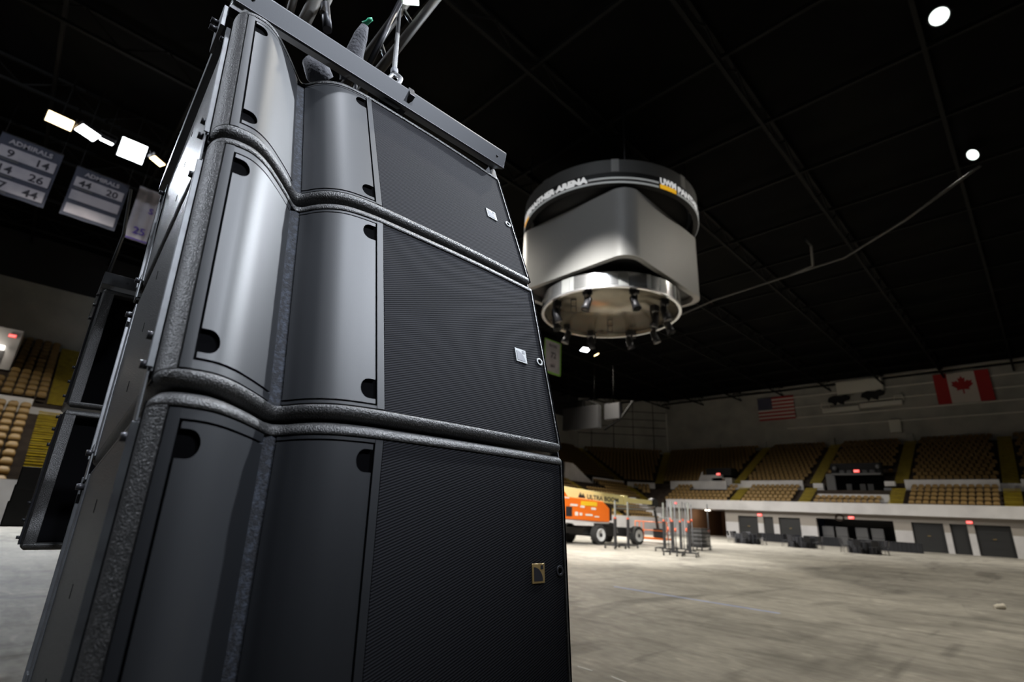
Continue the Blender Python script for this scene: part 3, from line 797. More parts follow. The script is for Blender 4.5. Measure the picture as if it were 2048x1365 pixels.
# overhead rigging tubes beyond the frame
def tubes(name, label, segs, r, m_, cat='truss'):
    t = thing(name, label, cat, tuple(segs[0][0]))
    o0 = Vector(segs[0][0])
    for i, (a, b) in enumerate(segs):
        MB().cyl(Vector(a)-o0, Vector(b)-o0, r[i] if isinstance(r, list) else r, 12).build('tube', m_, t)
    return t
A_, B2 = P_at(700, 214, 2.0), P_at(915, -55, 2.6)
C_, D_ = P_at(672, 196, 2.05), P_at(860, -60, 2.6)
G_, H_ = P_at(688, 150, 2.15), P_at(812, -10, 2.7)
tt = tubes('rigging_truss', 'grey-brown tubular truss slanting up behind the wire rope', [(A_, B2), (C_, D_)], .017, M['truss'])
for f in (.05, .3, .55, .8): MB().cyl(A_.lerp(B2, f) - A_, C_.lerp(D_, f+.12) - A_, .008, 8).build('brace', M['darksteel'], tt)
A3, B3 = P_at(596, 70, 1.9), P_at(650, -40, 2.2)
tubes('rigging_strut', 'pair of dark struts above the upper left of the flying frame', [(A3, B3), (P_at(570, 60, 2.0), P_at(598, -40, 2.1)), (P_at(645, 26, 1.85), P_at(668, -20, 2.0))], [.020, .012, .009], M['truss'], 'rigging strut')
t = tubes('rigging_hose', 'black tube hanging behind the flying frame', [(P_at(655, 60, 1.8), P_at(650, 10, 1.9))], .013, M['darksteel'], 'hose')
tubes('rigging_rod', 'slim dark rod behind the wire rope', [(P_at(738, 130, 1.9), P_at(800, 5, 2.2))], .010, M['darksteel'], 'rod')
s0 = P_at(700, 132, 1.55)
t = thing('cable_sleeve', 'grey cloth cable sleeve with a green tip above the frame', 'cable sleeve', tuple(s0))
pp = [P_at(706, 160, 1.5), P_at(703, 128, 1.5), P_at(712, 100, 1.52), P_at(722, 72, 1.54), P_at(730, 52, 1.55)]
MB().tube([p - s0 for p in pp], [.034, .027, .021, .017, .010], 12).build('sleeve', M['sleeve'], t)
MB().tube([P_at(724, 46, 1.55)-s0, P_at(733, 46, 1.55)-s0, P_at(739, 40, 1.55)-s0, P_at(745, 38, 1.55)-s0], [.004, .006, .006, .004], 8).build('tip', M['green'], t)
t = thing('chain_bag', 'grey cloth bundle seen through the valley of the top cabinet', 'bag', tuple(P_at(640, 140, 1.6)))
s1 = P_at(640, 140, 1.6)
MB().tube([P_at(618, 120, 1.62)-s1, P_at(636, 146, 1.6)-s1, P_at(648, 165, 1.6)-s1], [.02, .035, .03], 10).build('bundle', M['sleeve'], t)
s2 = P_at(842, 8, 2.2)
q = [P_at(806, 2, 2.4), P_at(838, 3, 2.4), P_at(835, 11, 2.4), P_at(808, 11, 2.4)]
tag(MB().tube([P_at(806, 2, 2.4), P_at(838, 4, 2.4)], .012, 8).build('work_light', M['lampdim']), 'small bright light bar at the top edge beside the rope', 'light')

# ------------------------------------------------------------------ second hanging stack (left, further back)
P3 = Vector((-1.4414, 1.656, 1.3131)); t3 = .0307
hh = w0*math.cos(t3) - n0*math.sin(t3)
def make_sub(label, P):
    t = thing('subwoofer_cabinet', label, 'loudspeaker', group='small cabinets hanging on the left', mw=frame(t3, P))
    smooth_by_angle(body_mesh(.035, (.034, .690), True).build('shell', M['shell'], t), 40)
    MB().box(.036, .688, .028, .033, .028, H-.028).build('grille', M['black'], t)
    m = MB(); m.box(-.006, 0, .02, .06, .02, H-.02); rp = m.build('rigging_plate', M['darksteel'], t, .001)
    for z in (.04, .09, .14, H-.12, H-.07, H-.03): MB().cyl((-.004, .03, z), (-.014, .03, z), .005, 10).build('locking_pin', M['darksteel'], rp)
    return t
make_sub('upper black-fronted cabinet of the small stack behind left', P3 + hh*H)
make_sub('lower black-fronted cabinet of the small stack behind left', P3)
fr2 = frame(t3, P3 + hh*2*H)
t = thing('flying_frame', 'grey steel frame on top of the small stack behind left', 'flying frame', mw=fr2)
MB().box(-.01, W, -.012, .04, .004, .050).build('front_beam', M['beam'], t, .002)
MB().box(-.01, .02, .04, .5, .004, .045).build('side_beam', M['beam'], t, .002)
MB().box(W-.03, W, .04, .5, .004, .045).build('side_beam', M['beam'], t, .002)
MB().cyl((.06, -.0135, .026), (.06, -.011, .026), .004, 8).build('bolt', M['darksteel'], t)
a = fr2 @ Vector((.35, .2, .045))
tag(MB().tube([a, a + Vector((0, 0, 17.2))], .008, 6).build('hoist_chain', M['darksteel']), 'thin hoist chain above the small stack behind left', 'chain')
a = fr2 @ Vector((.0, .0, .05))
tag(MB().tube([a, P_at(247, 470, a.__sub__(CAM).length+.25), P_at(262, 380, 2.9)], .006, 6).build('black_cable', M['cord']), 'black cable rising from the left end of the small stack', 'cable')
b_ = fr2 @ Vector((.4, .4, .045))
# slim stack peeking out on the left
for k, (px, py) in enumerate(((64, 984), (50, 1020), (36, 1054))):
    fm = frame(.06, (0, 0, 0)).copy(); c = P_at(px, py, 2.95); fm.translation = c
    t = thing('small_speaker', ['top', 'middle', 'bottom'][k] + ' dark grey box of the slim stack at the far left edge', 'loudspeaker', group='slim stack at the left edge', mw=fm)
    MB().box(-.055, .20, 0, .06, -.0, .098).build('shell', M['shell'], t, .004)
    MB().box(-.05, .19, -.004, 0, .006, .092).build('grille', M['mgrey'], t)

# ------------------------------------------------------------------ scoreboard
cx, cy = 24*math.sin(.203), 24*math.cos(.203); SC = toE((cx, cy, 0)); SC.z = 0
sbt = thing('scoreboard', 'large grey centre-hung scoreboard with black lettered ring', 'scoreboard', tuple(SC))
tow = (-SC).normalized(); base_an = math.atan2(tow.y, tow.x)    # direction to the camera
def ringpt(R, ph, z):      # ph degrees, + = to the right seen from the camera
    an = base_an + math.radians(ph); return Vector((R*math.cos(an), R*math.sin(an), z))
ZB, ZT, R1 = 15.67, 16.94, 4.49
def band(R, z0, z1, th, n=96, p0=0, p1=360):
    m = MB(); full = (p1-p0) >= 360; N = n if full else n+1; vs = []
    for i in range(N):
        ph = p0 + (p1-p0)*i/n
        for r, z in ((R, z0), (R, z1), (R-th, z1), (R-th, z0)): vs.append(ringpt(r, ph, z))
    fs = []
    for i in range(n):
        j = (i+1) % N
        for k in range(4): fs.append((i*4+k, i*4+(k+1)%4, j*4+(k+1)%4, j*4+k))
    if not full: fs += [(0,1,2,3), ((N-1)*4, (N-1)*4+1, (N-1)*4+2, (N-1)*4+3)]
    m.add(vs, fs); return m
smooth_by_angle(band(R1-.02, ZB, ZB+.60, .25).build('upper_ring', M['ringdark'], sbt), 30)
smooth_by_angle(band(R1, ZB+.60, ZT, .3).build('upper_ring_cap', M['ringgrey'], sbt), 30)
m = MB(); 
for ph in range(-180, 180, 45): pass
for k, ph in enumerate((4, -42, 50, 96, 142, 188, 234, 276)): 
    m = band(R1+.02, ZB+.62, ZT+.02, .06, 6, ph-2.2, ph+2.2); m.build('ring_joint', M['ringgrey'] if k % 2 else M['screen'], sbt)
starts = [31, -75, 137, 243]
for k, s0_ in enumerate(starts):
    m = MB(); text_mb(m, 'UWM', .46, lambda x, y, z, s=s0_: ringpt(R1+.01, s + x/R1*57.3, ZB + .25 + y), bold=.022, width=.95)
    m.build('lettering', M['textwhite'], sbt)
    m = band(R1+.008, ZB+.02, ZB+.23, .02, 8, s0_, s0_+12); m.build('yellow_block', M['uwmy'], sbt)
    m = MB(); text_mb(m, 'PANTHER ARENA', .46, lambda x, y, z, s=s0_: ringpt(R1+.01, s + 13.5 + x/R1*57.3, ZB + .17 + y), bold=.022, width=3.9)
    m.build('lettering', M['textwhite'], sbt)
    for a, b, z0, z1 in ((s0_+13, s0_+105, ZB+.02, ZB+.11), (s0_+63.5, s0_+105, ZB+.24, ZB+.33)):
        band(R1+.005, z0, z1, .02, 30, a, b).build('stripe', M['stripe'], sbt)
# box
hd_, c0, rr_ = 4.833, 3.166, .85
def corner_dir(k): an = c0 + k*math.pi/2; return toE((math.sin(an), math.cos(an), 0))
side_half = hd_/math.sqrt(2)
ax = corner_dir(.5); ay = corner_dir(1.5)
loop = []
for sx, sy, a0 in ((1, 1, 0), (-1, 1, 90), (-1, -1, 180), (1, -1, 270)):
    for i in range(9):
        an = math.radians(a0 + 90*i/8); loop.append(((side_half-rr_)*sx + rr_*math.cos(an), (side_half-rr_)*sy + rr_*math.sin(an)))
def sq(k, z): return [ax*(x*k) + ay*(y*k) + Vector((0, 0, z)) for x, y in loop]
m = MB(); n_ = len(loop); rings = [sq(1, 12.10), sq(1.004, 12.07), sq(1.004, 15.44), sq(1, 15.46), sq(.93, 15.46), sq(.93, 12.07)]
vs = [v for r in rings for v in r]; fs = []
for i in range(len(rings)):
    j = (i+1) % len(rings)
    for k in range(n_): fs.append((i*n_+k, i*n_+(k+1) % n_, j*n_+(k+1) % n_, j*n_+k))
m.add(vs, fs); smooth_by_angle(m.build('display_box', M['screen'], sbt), 30)
m = MB(); m.add(sq(.93, 12.35), [list(range(n_))]); m.add(sq(.93, 15.3), [list(range(n_))]); m.build('inner_deck', M['ringdark'], sbt)
m = MB(); m.lathe([(3.0, 15.4), (3.2, 15.7), (4.0, 16.1), (4.0, 16.2), (3.0, 15.9)], 48); m.build('inner_ring', M['ringdark'], sbt)
for k in range(4):
    d = corner_dir(k)*3.6; MB().cyl((d.x, d.y, 15.4), (d.x, d.y, 16.6), .1, 8).build('post', M['ringdark'], sbt)
# lower ring
smooth_by_angle(band(3.41, 11.08, 11.83, .12, 64).build('lower_ring', M['chrome'], sbt), 30)
smooth_by_angle(band(3.43, 11.08, 11.16, .02, 64).build('lower_ring_lip', M['steel'], sbt), 30)
for k, ph in enumerate((-38, -30, 8, 30, 42, 60)): band(3.425, 11.16, 11.83, .03, 3, ph-1.5, ph+(2 if k % 2 else 6)).build('ring_panel', M['silver'], sbt)
m = MB(); m.lathe([(0, 11.30), (3.30, 11.30), (3.30, 11.36), (0, 11.36)], 64); m.build('soffit_plate', M['mirror'], sbt)
for d in ((2, 2), (-2, 2), (2, -2), (-2, -2)): MB().cyl((*d, 11.3), (*d, 12.4), .12, 8).build('post', M['ringdark'], sbt)
for d in ((3, 3), (-3, 3), (3, -3), (-3, -3)): MB().cyl((*d, 15.4), (*d, 20.59), .03, 6).build('hoist_cable', M['darksteel'], sbt)
# fixtures under the plate
def make_fixture(label, loc, rz):
    t = thing('moving_spotlight', label, 'spotlight', loc, rz, 'spotlights hanging under the scoreboard'); t.scale = (1.3, 1.3, 1.35)
    MB().box(-.13, .13, -.13, .13, -.22, 0).build('base', M['darksteel'], t, .02)
    MB().tube([(-.17, 0, -.2), (-.17, 0, -.52), (-.14, 0, -.56)], .03, 6).build('arm', M['darksteel'], t)
    MB().tube([(.17, 0, -.2), (.17, 0, -.52), (.14, 0, -.56)], .03, 6).build('arm', M['darksteel'], t)
    T = Matrix.Translation((0, 0, -.5)) @ Matrix.Rotation(math.radians(160), 4, 'X')
    h_ = MB(); h_.lathe([(.06, -.26), (.12, -.2), (.13, .1), (.16, .28)], 16, 0, T); h_.build('head', M['darksteel'], t)
    l_ = MB(); l_.lathe([(0, .285), (.15, .285)], 16, 0, T); l_.build('lens', M['silver'], t)
    return t
fx = None
spots = [(-60, 2.9), (-20, 2.9), (22, 2.9), (62, 2.85), (100, 2.9), (130, 3.0), (160, 3.05), (200, 3.0), (232, 2.9), (75, 2.2), (-85, 2.7)]
for i, (ph, R) in enumerate(spots):
    p = SC + ringpt(R, ph, 11.30)
    side_ = 'left' if (ph % 360) > 180 else 'right'
    rowd = 'near' if abs((ph+180) % 360 - 180) < 90 else 'far'
    lab = ['black spotlight at near left rim of scoreboard underside', 'black spotlight with grey lens just left of near middle', 'bright-lensed spotlight just right of near middle under scoreboard',
           'spotlight by the right near rim under the scoreboard', 'spotlight at extreme right rim under the scoreboard', 'spotlight at far right rim hanging below the ring',
           'large dark spotlight hanging right of far middle rim', 'spotlight left of far middle rim over the bright lamp', 'dark spotlight at far left rim under the scoreboard',
           'inner spotlight on the right half of the soffit', 'spotlight crowded at extreme left rim of the soffit'][i]
    if fx is None: fx = make_fixture(lab, tuple(p), ph); continue
    dup(fx, tuple(p), math.radians(ph*37 % 360), lab)
for i, (ph, R) in enumerate(((-45, 2.4), (180, 1.0), (150, 2.4))):
    p = SC + ringpt(R, ph, 11.30); m = MB()
    for x in (-.12, .12): m.tube([(x, 0, 0), (x, 0, -.75)], .018, 6)
    for z in (-.05, -.38, -.72): m.tube([(-.14, 0, z), (.14, 0, z)], .025, 6)
    o = m.build('ladder_bracket', M['darksteel']); o.location = p; o.rotation_euler = (0, 0, base_an + math.pi/2)
    tag(o, ['small ladder-shaped bracket near left under the scoreboard', 'ladder-shaped bracket in the middle of the soffit', 'ladder-shaped bracket far right under the scoreboard'][i], 'bracket', 'ladder brackets under the scoreboard')

# ------------------------------------------------------------------ banners
def banner(name, label, x, y0, y1, z0, z1, draw, m0='bannerd', cat='banner'):
    t = thing(name, label, cat, (x, (y0+y1)/2, z0))
    h_ = z1 - z0; w_ = y1 - y0
    m = MB(); N = 14; vs = []; fs = []
    for i in range(N+1):
        f = i/N
        for z in (0, h_): 
            for th in (0, -.02): vs.append((.03*math.sin(f*12) + th, (f-.5)*w_, z))
    for i in range(N):
        a = i*4; c = a+4; fs += [(a, a+2, c+2, c), (a+1, a+3, c+3, c+1), (a, a+1, c+1, c), (a+2, a+3, c+3, c+2)]
    fs += [(0, 1, 3, 2), (N*4, N*4+1, N*4+3, N*4+2)]
    m.add(vs, fs); m.build('cloth', M[m0], t)
    draw(t, w_, h_)
    MB().tube([(0, -w_/2, h_+.03), (0, w_/2, h_+.03)], .03, 6).build('hanging_bar', M['darksteel'], t)
    m = MB(); m.tube([(0, -w_/2+.1, h_), (0, -w_/2+.1, 20.6-z0)], .012, 4); m.tube([(0, w_/2-.1, h_), (0, w_/2-.1, 20.6-z0)], .012, 4); m.build('cords', M['darksteel'], t)
    return t
def panel(t, y0, y1, z0, z1, m_='bannerw', x=.045): return MB().box(x-.005, x, y0, y1, z0, z1).build('white_panel', M[m_], t)
def num(t, s, yc, z, size, m_='bannernum', x=.055):
    # seen from +x side: text runs toward +y
    m = MB(); text_mb(m, s, size, lambda a, b, c: (x, yc + a, z + b), bold=.012, align='CENTER'); return m.build('lettering', M[m_], t)
def rows3(nums, header):
    def f(t, w_, h_):
        rh = h_*.19; ys = -w_/2+.12, w_/2-.12
        num(t, header, 0, h_*.86, h_*.11, 'bannerw', .05)
        for r, (a, b) in enumerate(nums):
            z1_ = h_*(.80 - r*.275); panel(t, ys[0], ys[1], z1_-rh, z1_)
            if a: num(t, a, -w_*.26, z1_-rh*.88, rh*.95)
            if b: num(t, b, w_*.24, z1_-rh*.88, rh*.95)
            if a: panel(t, ys[0]+w_*.03, -w_*.1, z1_-rh-.13, z1_-rh-.07, 'mgrey')
    return f
banner('retired_number_banner', 'dark banner with three white number rows at the far left', -34, -4.45, -2.0, 15.35, 18.65, rows3([('9', '14'), ('14', '26'), ('27', '44')], 'ADMIRALS'))
banner('retired_number_banner', 'dark banner with 44 and 20 above two blank white rows', -34, -1.35, 1.05, 15.35, 18.35, rows3([('44', '20'), ('', ''), ('', '')], 'ADMIRALS'))
def purple(t, w_, h_):
    num(t, 'S', .3, h_*.55, .5, 'bannerp'); num(t, '25', .05, h_*.12, .6, 'bannerp'); panel(t, -w_/2, w_/2, 0.02, .10, 'bannerp')
banner('white_banner', 'pale banner with purple marks beside the speaker stack', -34, 1.5, 2.6, 15.2, 18.6, purple, 'bannerw')
def greenb(t, w_, h_):
    for y0, y1, z0, z1 in ((-w_/2, -w_/2+.15, 0, h_), (w_/2-.15, w_/2, 0, h_), (-w_/2, w_/2, 0, .18), (-w_/2, w_/2, h_-.12, h_)): panel(t, y0, y1, z0, z1, 'bannerg')
    num(t, 'BUCKS', 0, h_*.80, .42); num(t, '72', .1, h_*.48, .9); num(t, '2019', 0, h_*.2, .35)
banner('championship_banner', 'pale banner with green edges hanging below the scoreboard', -35, 38.2, 40.95, 15.8, 19.6, greenb, 'bannerw')

# flags on the right upper wall
t = thing('striped_flag', 'United States flag with red and white stripes on the upper wall', 'flag', (-25.1, 77.1, 15.9))
m = MB(); Wf, Hf = 4.9, 3.3
for i in range(13):
    z0 = Hf - (i+1)*Hf/13; m.box(-Wf/2, Wf/2, -.02, .02, z0, z0+Hf/13, i % 2)
m.build('stripes', [M['flagr'], M['flagw']], t)
cn = MB().box(-Wf/2-.002, -Wf/2+Wf*.4, -.035, -.02, Hf*6/13, Hf).build('canton', M['flagb'], t)
m = MB()
for r in range(9):
    for c in range(6 if r % 2 == 0 else 5):
        x = -Wf/2 + Wf*.4*((c + (.5 if r % 2 == 0 else 1))/6); z = Hf*6/13 + Hf*7/13*((r+.5)/9); pts = []
        for k in range(10):
            an = math.pi/2 + k*math.pi/5; rr = .07 if k % 2 == 0 else .03; pts.append((x + rr*math.cos(an), -.04, z + rr*math.sin(an)))
        m.add(pts, [list(range(10))])
m.build('stars', M['flagw'], cn)
t = thing('maple_leaf_flag', 'Canadian flag with red maple leaf on the upper wall', 'flag', (-4.55, 77.1, 16.1))
Wf, Hf = 5.0, 3.6; m = MB(); m.box(-Wf/2, -Wf/4, -.02, .02, 0, Hf, 0); m.box(-Wf/4, Wf/4, -.02, .02, 0, Hf, 1); m.box(Wf/4, Wf/2, -.02, .02, 0, Hf, 0)
m.build('field', [M['flagr'], M['flagw']], t)
half = [(0, 1), (.13, .74), (.29, .82), (.24, .40), (.45, .60), (.52, .48), (.80, .52), (.72, .28), (.86, .18), (.45, -.18), (.52, -.36), (.06, -.28), (.06, -.70)]
leaf = half + [(-x, y) for x, y in half[::-1] if x > 0]
MB().add([(x*1.15, -.035, Hf*.5 + .1 + y*1.25) for x, y in leaf], [list(range(len(leaf)))]).build('maple_leaf', M['flagr'], t)

# sign with a white board and two dark animal shapes between the flags
t = thing('wall_sign', 'pale wall sign with two dark silhouettes between the two flags', 'sign', (-14.6, 77.0, 16.2))
MB().box(-2.6, 2.6, -.15, .1, 2.3, 4.0).build('upper_board', M['ledge'], t, .04)
MB().box(-4.6, -.4, -.3, .1, .05, .65).build('lower_board', M['ledge'], t, .04)
MB().box(-.3, 4.2, -.3, .1, .25, .85).build('lower_board', M['ledge'], t, .04)
for sx, z0 in ((-2.5, 1.15), (1.3, 1.35)):
    pts = [(-1.3, .3), (-1.1, .8), (-.5, 1.0), (.3, .9), (.9, 1.05), (1.35, .75), (1.2, .35), (.6, .2), (.5, -.25), (.1, -.1), (-.2, .15), (-.5, -.3), (-.8, .1)]
    m = MB(); m.add([(sx+x, y, z0+z) for y in (-.3, -.15) for x, z in pts], [list(range(13)), list(range(13, 26))] + [(i, (i+1) % 13, 13+(i+1) % 13, 13+i) for i in range(13)])
    m.build('silhouette', M['darkwall'], t)
for x in (-4.2, 3.9): 
    MB().tube([(x-.5, -.2, .7), (x-.4, -.2, 1.4), (x+.4, -.2, 1.4), (x+.5, -.2, .7)], .05, 6).build('frame_hoop', M['ledge'], t)
tag(MB().box(-12.2, -11.0, 76.8, 77.3, 13.1, 14.7).build('wall_unit', M['ledge'], bevel=.05), 'small pale unit on the wall below the sign', 'wall unit')

# hanging dark video panels (far left of the corner)
t = thing('hanging_speaker_cluster', 'large dark rectangular cluster hanging before the corner wall', 'hanging cluster', (-34.3, 44, 10.4))
MB().box(-2.6, 2.3, -.3, .3, 0, 2.5).build('panel', M['darkwall'], t, .03)
MB().box(-.7, .2, -.2, .2, 2.5, 3.2).build('mount', M['trussdark'], t)
m = MB(); m.tube([(-3.2, 0, 3.3), (-1.6, 0, 3.0), (.4, 0, 3.2), (2.2, 0, 2.6)], .09, 6); m.build('arm', M['trussdark'], t)
for x in (-2, 1.6): MB().cyl((x, 0, 2.5), (x, 0, 10.2), .03, 6).build('hanger', M['trussdark'], t)
t = thing('hanging_speaker_cluster', 'smaller dark panel with angled arm right of the large cluster', 'hanging cluster', (-30.9, 45, 11.4))
MB().box(-1.0, .9, -.3, .3, 0, 1.7).build('panel', M['darkwall'], t, .03)
m = MB(); m.tube([(-1.2, 0, -1), (.9, 0, 0), (2.4, 0, 1.7)], .12, 6); m.build('arm', M['trussdark'], t)
MB().cyl((0, 0, 1.7), (0, 0, 9.2), .03, 6).build('hanger', M['trussdark'], t)

# ------------------------------------------------------------------ exit signs
def exit_sign(label, loc, rz, s=1.0):
    t = thing('exit_sign', label, 'exit sign', loc, rz, 'red exit signs')
    MB().box(-.2*s, .2*s, 0, .06, 0, .22*s).build('case', M['exitdark'], t, .01)
    MB().box(-.19*s, .19*s, -.004, 0, .01, .21*s).build('lit_face', M['red'], t)
    m = MB(); text_mb(m, 'EXIT', .17*s, lambda a, b, c: (a, -.008, .05*s + b), align='CENTER', bold=.004); m.build('lettering', M['textwhite'], t)
    return t
exit_sign('red exit sign over the leftmost dark door under the balcony', (-22.65, 60.42, 2.45), 0, 1.25)
exit_sign('red exit sign over the widest opening under the balcony', (-14.0, 60.42, 2.52), 0, 1.25)
exit_sign('deep red exit sign between the two right dark doors', (-5.25, 60.42, 2.52), 0, 1.1)
exit_sign('red exit sign above the portal in the seats right of the lift', (-29.2, 65.6, 7.3), 0, 1.3)
exit_sign('red exit sign above the black control booth', (-13.9, 65.0, 7.35), 0, 1.35)
exit_sign('red exit sign on the pale portal at the far left edge', (-45.9, -1.75, 10.75), math.pi/2, 1.0)
exit_sign('faint pink exit sign on the balcony end above the crank towers', (-32.3, 59.9, 3.45), 0, .9)
t = thing('wall_wreath', 'dark round wreath over the wide opening under the balcony', 'wreath', (-15.0, 60.40, 2.62))
MB().tube([(.33*math.cos(k*math.pi/10), 0, .30*math.sin(k*math.pi/10)) for k in range(20)], .07, 6, closed=True).build('ring', M['terrace'], t)

# portals
t = thing('seating_portal', 'white-walled entrance portal with dark doorway in the right-hand seats', 'portal', (-29.6, 66.3, 4.9))
m = MB(); m.box(-1.9, -.7, -.3, 2.2, 0, 2.5); m.add([(-3.0, -.3, 0), (-1.9, -.3, 0), (-1.9, -.3, 3.0), (-3.0, -.3, .9), (-3.0, -.1, 0), (-1.9, -.1, 0), (-1.9, -.1, 3.0), (-3.0, -.1, .9)], [(0,1,2,3),(4,5,6,7),(0,1,5,4),(1,2,6,5),(2,3,7,6),(3,0,4,7)])
m.build('side_wall', M['white'], t); MB().box(.7, 1.9, -.3, 2.2, 0, 2.1).build('side_wall', M['white'], t)
MB().box(-.7, .7, .1, .2, 0, 2.1).build('doorway', M['black'], t); MB().box(-.7, .7, -.3, .1, 2.1, 2.5).build('lintel', M['white'], t)
MB().box(-1.7, 1.6, .3, 2.3, 2.5, 3.4).build('canopy', M['darkwall'], t); MB().box(.75, 1.0, -.5, -.3, .1, 2.0).build('curtain', M['brown'], t)
t = thing('seating_portal', 'grey entrance portal with sloping white wall above the lift', 'portal', (-40.6, 51.5, 5.0))
m = MB(); m.add([(x, y, z) for x in (.0, .2) for y, z in ((-3, 0), (2.4, 0), (2.4, .6), (-1.5, 2.6), (-3, 2.6))], [(0,1,2,3,4), (5,6,7,8,9)] + [(i, (i+1) % 5, 5+(i+1) % 5, 5+i) for i in range(5)])
m.build('sloping_wall', M['white'], t); MB().box(-.4, 0, -1.6, -.2, 0, 1.5).build('doorway', M['mgrey'], t)
t = thing('seating_portal', 'pale portal box with bright fluorescent strip at the left edge', 'portal', (-46, -2.4, 8.6))
MB().box(-2.4, .0, -1.6, 1.1, 0, 2.75).build('box', M['white'], t, .03); MB().box(.0, .03, -1.3, .55, .3, 1.2).build('doorway', M['mgrey'], t)
MB().box(.03, .25, -1.4, .5, 1.25, 1.5).build('fluorescent_lamp', M['fluoro'], t)
l = bpy.data.lights.new('l', 'POINT'); l.energy = 60; l.color = (1, .9, .75); l.shadow_soft_size = .4; lo = bpy.data.objects.new('l', l); C.objects.link(lo); lo.parent = t; lo.location = (.6, -.5, 1.2)

# control booth
t = thing('control_booth', 'black control booth on a platform in the right-hand seats', 'control booth', (-14.2, 65.6, 4.75))
MB().box(-3.0, 3.0, -2.2, .0, -.2, .02).build('platform', M['darkwall'], t)
MB().box(-1.9, 2.3, -.1, 1.6, 0, 2.35).build('booth_front', M['black'], t)
MB().box(-2.2, 2.4, -.5, .4, 2.35, 2.55).build('counter', M['mgrey'], t)
MB().box(-2.4, 2.3, .6, 1.4, 2.55, 3.7).build('backdrop', M['darkwall'], t)
MB().box(-2.75, -1.9, -.3, 1.0, 0, 2.5).build('side_column', M['mgrey'], t)
for x in (-1.2, -.5, .9, 1.6): MB().box(x-.22, x+.22, -.1, .0, 2.55, 2.9).build('monitor', M['badgeblack'], t, .01)
for i, (x, z) in enumerate(((-1.9, 3.15), (2.1, 3.25))):
    MB().lathe([(0, -.25), (.17, -.16), (.22, 0), (.15, .2), (0, .26)], 12, 0, Matrix.Translation((x, .2, z))).build('globe_light', M['silver2'], t)
    MB().cyl((x, .2, 2.5), (x, .2, z-.2), .03, 6).build('stand', M['darksteel'], t)
for x in (-.7, .55, 1.25): MB().box(x-.25, x+.25, -.16, -.1, .75, 1.45).build('equipment_panel', M['dgrey'], t, .01)
for i, (x, y, z, sx, sz, mm, nm) in enumerate(((-3.4, -.9, 4.85, .7, .8, 'white', 'square white crate'), (-4.3, -.9, 4.85, .6, .5, 'silver2', 'low grey crate'), (-3.6, -.6, 5.7, 1.0, .55, 'fascia', 'upper white crate'),
                                          (2.85, -.9, 4.85, .7, .5, 'white', 'low white crate'), (2.75, -.9, 5.45, .65, .35, 'silver2', 'grey case'), (3.0, -.9, 5.95, .9, .5, 'fascia', 'topmost pale case'), (3.7, -.9, 4.85, .6, .4, 'silver2', 'small grey case'))):
    o = MB().box(-sx/2, sx/2, -.3, .3, 0, sz).build('equipment_crate', M[mm], bevel=.04); o.location = (-14.2+x, 65.4, z if z < 5.3 else z)
    tag(o, '%s on the %s side of the black control booth' % (nm, 'left' if x < 0 else 'right'), 'crate', 'crates beside the control booth')
# grey cabinets in the wide opening
for i, x in enumerate((-16.4, -15.2, -13.5, -12.2)):
    o = MB().box(-.5, .5, -.3, .3, 0, 1.75).build('storage_cabinet', M['mgrey'], bevel=.02); o.location = (x, 61.6, 0)
    MB().box(-.48, .48, -.31, -.30, .85, .88).build('seam', M['black'], o)
    tag(o, ['leftmost', 'second', 'third', 'rightmost'][i] + ' grey cabinet standing in the wide dark opening', 'cabinet', 'grey cabinets in the wide opening')

# ------------------------------------------------------------------ boom lift
def W3(x, y, z=0): v = toE((x, y, z)); return v
base_p = W3(6.25, 32.97); fw = (toE((.755, .656, 0))).normalized(); rzL = math.atan2(fw.y, fw.x)
lift = thing('boom_lift', 'orange boom lift with cream-yellow boom and black chassis', 'boom lift', tuple(base_p), rzL)
def wheel(x, y, sgn):
    T = Matrix.Translation((x, y, .52)) @ Matrix.Rotation(math.pi/2, 4, 'X')
    m = MB(); m.lathe([(.30, -.11), (.44, -.21), (.50, -.17), (.52, -.10), (.52, .10), (.50, .17), (.44, .21), (.30, .11)], 32, 0, T)
    for k in range(20):
        an = 2*math.pi*k/20
        for s_ in (-1, 1):
            R_ = T @ Matrix.Rotation(an + (0 if s_ > 0 else .15), 4, 'Z'); m.box(.50, .535, -.05, .05, .02 if s_ > 0 else -.18, .18 if s_ > 0 else -.02, 0, R_)
    o = m.build('wheel', M['rubber'], lift)
    m = MB(); z1 = sgn*.16; m.lathe([(0, z1*.8), (.12, z1*.8), (.14, z1*1.2), (.24, z1*.9), (.31, z1*1.3), (.345, z1*1.36), (.345, z1*.8)], 28, 0, T); rm = m.build('rim', M['rim'], o)
    m = MB(); m.lathe([(0, z1*1.3), (.10, z1*1.3), (.11, z1*.8)], 16, 0, T); m.build('hub', M['darksteel'], o)
for x in (-1.95, 1.75):
    wheel(x, -1.15, 1); wheel(x, 1.15, -1)
m = MB(); m.box(-2.3, 2.2, -.55, .55, .45, .95); m.box(-2.15, -1.7, -.95, .95, .40, .64); m.box(1.5, 2.0, -.95, .95, .40, .64); m.box(-2.9, -2.2, -.8, .8, .5, .85)
m.build('chassis', M['liftblack'], lift, .03)
MB().lathe([(.62, .95), (.62, 1.15), (.5, 1.2)], 24).build('slew_ring', M['liftblack'], lift)
prof_ = [(-5.5, 1.32), (-2.0, 1.22), (-.9, 1.22), (-.9, 2.0), (-1.5, 2.36), (-4.8, 2.48), (-5.5, 2.34)]
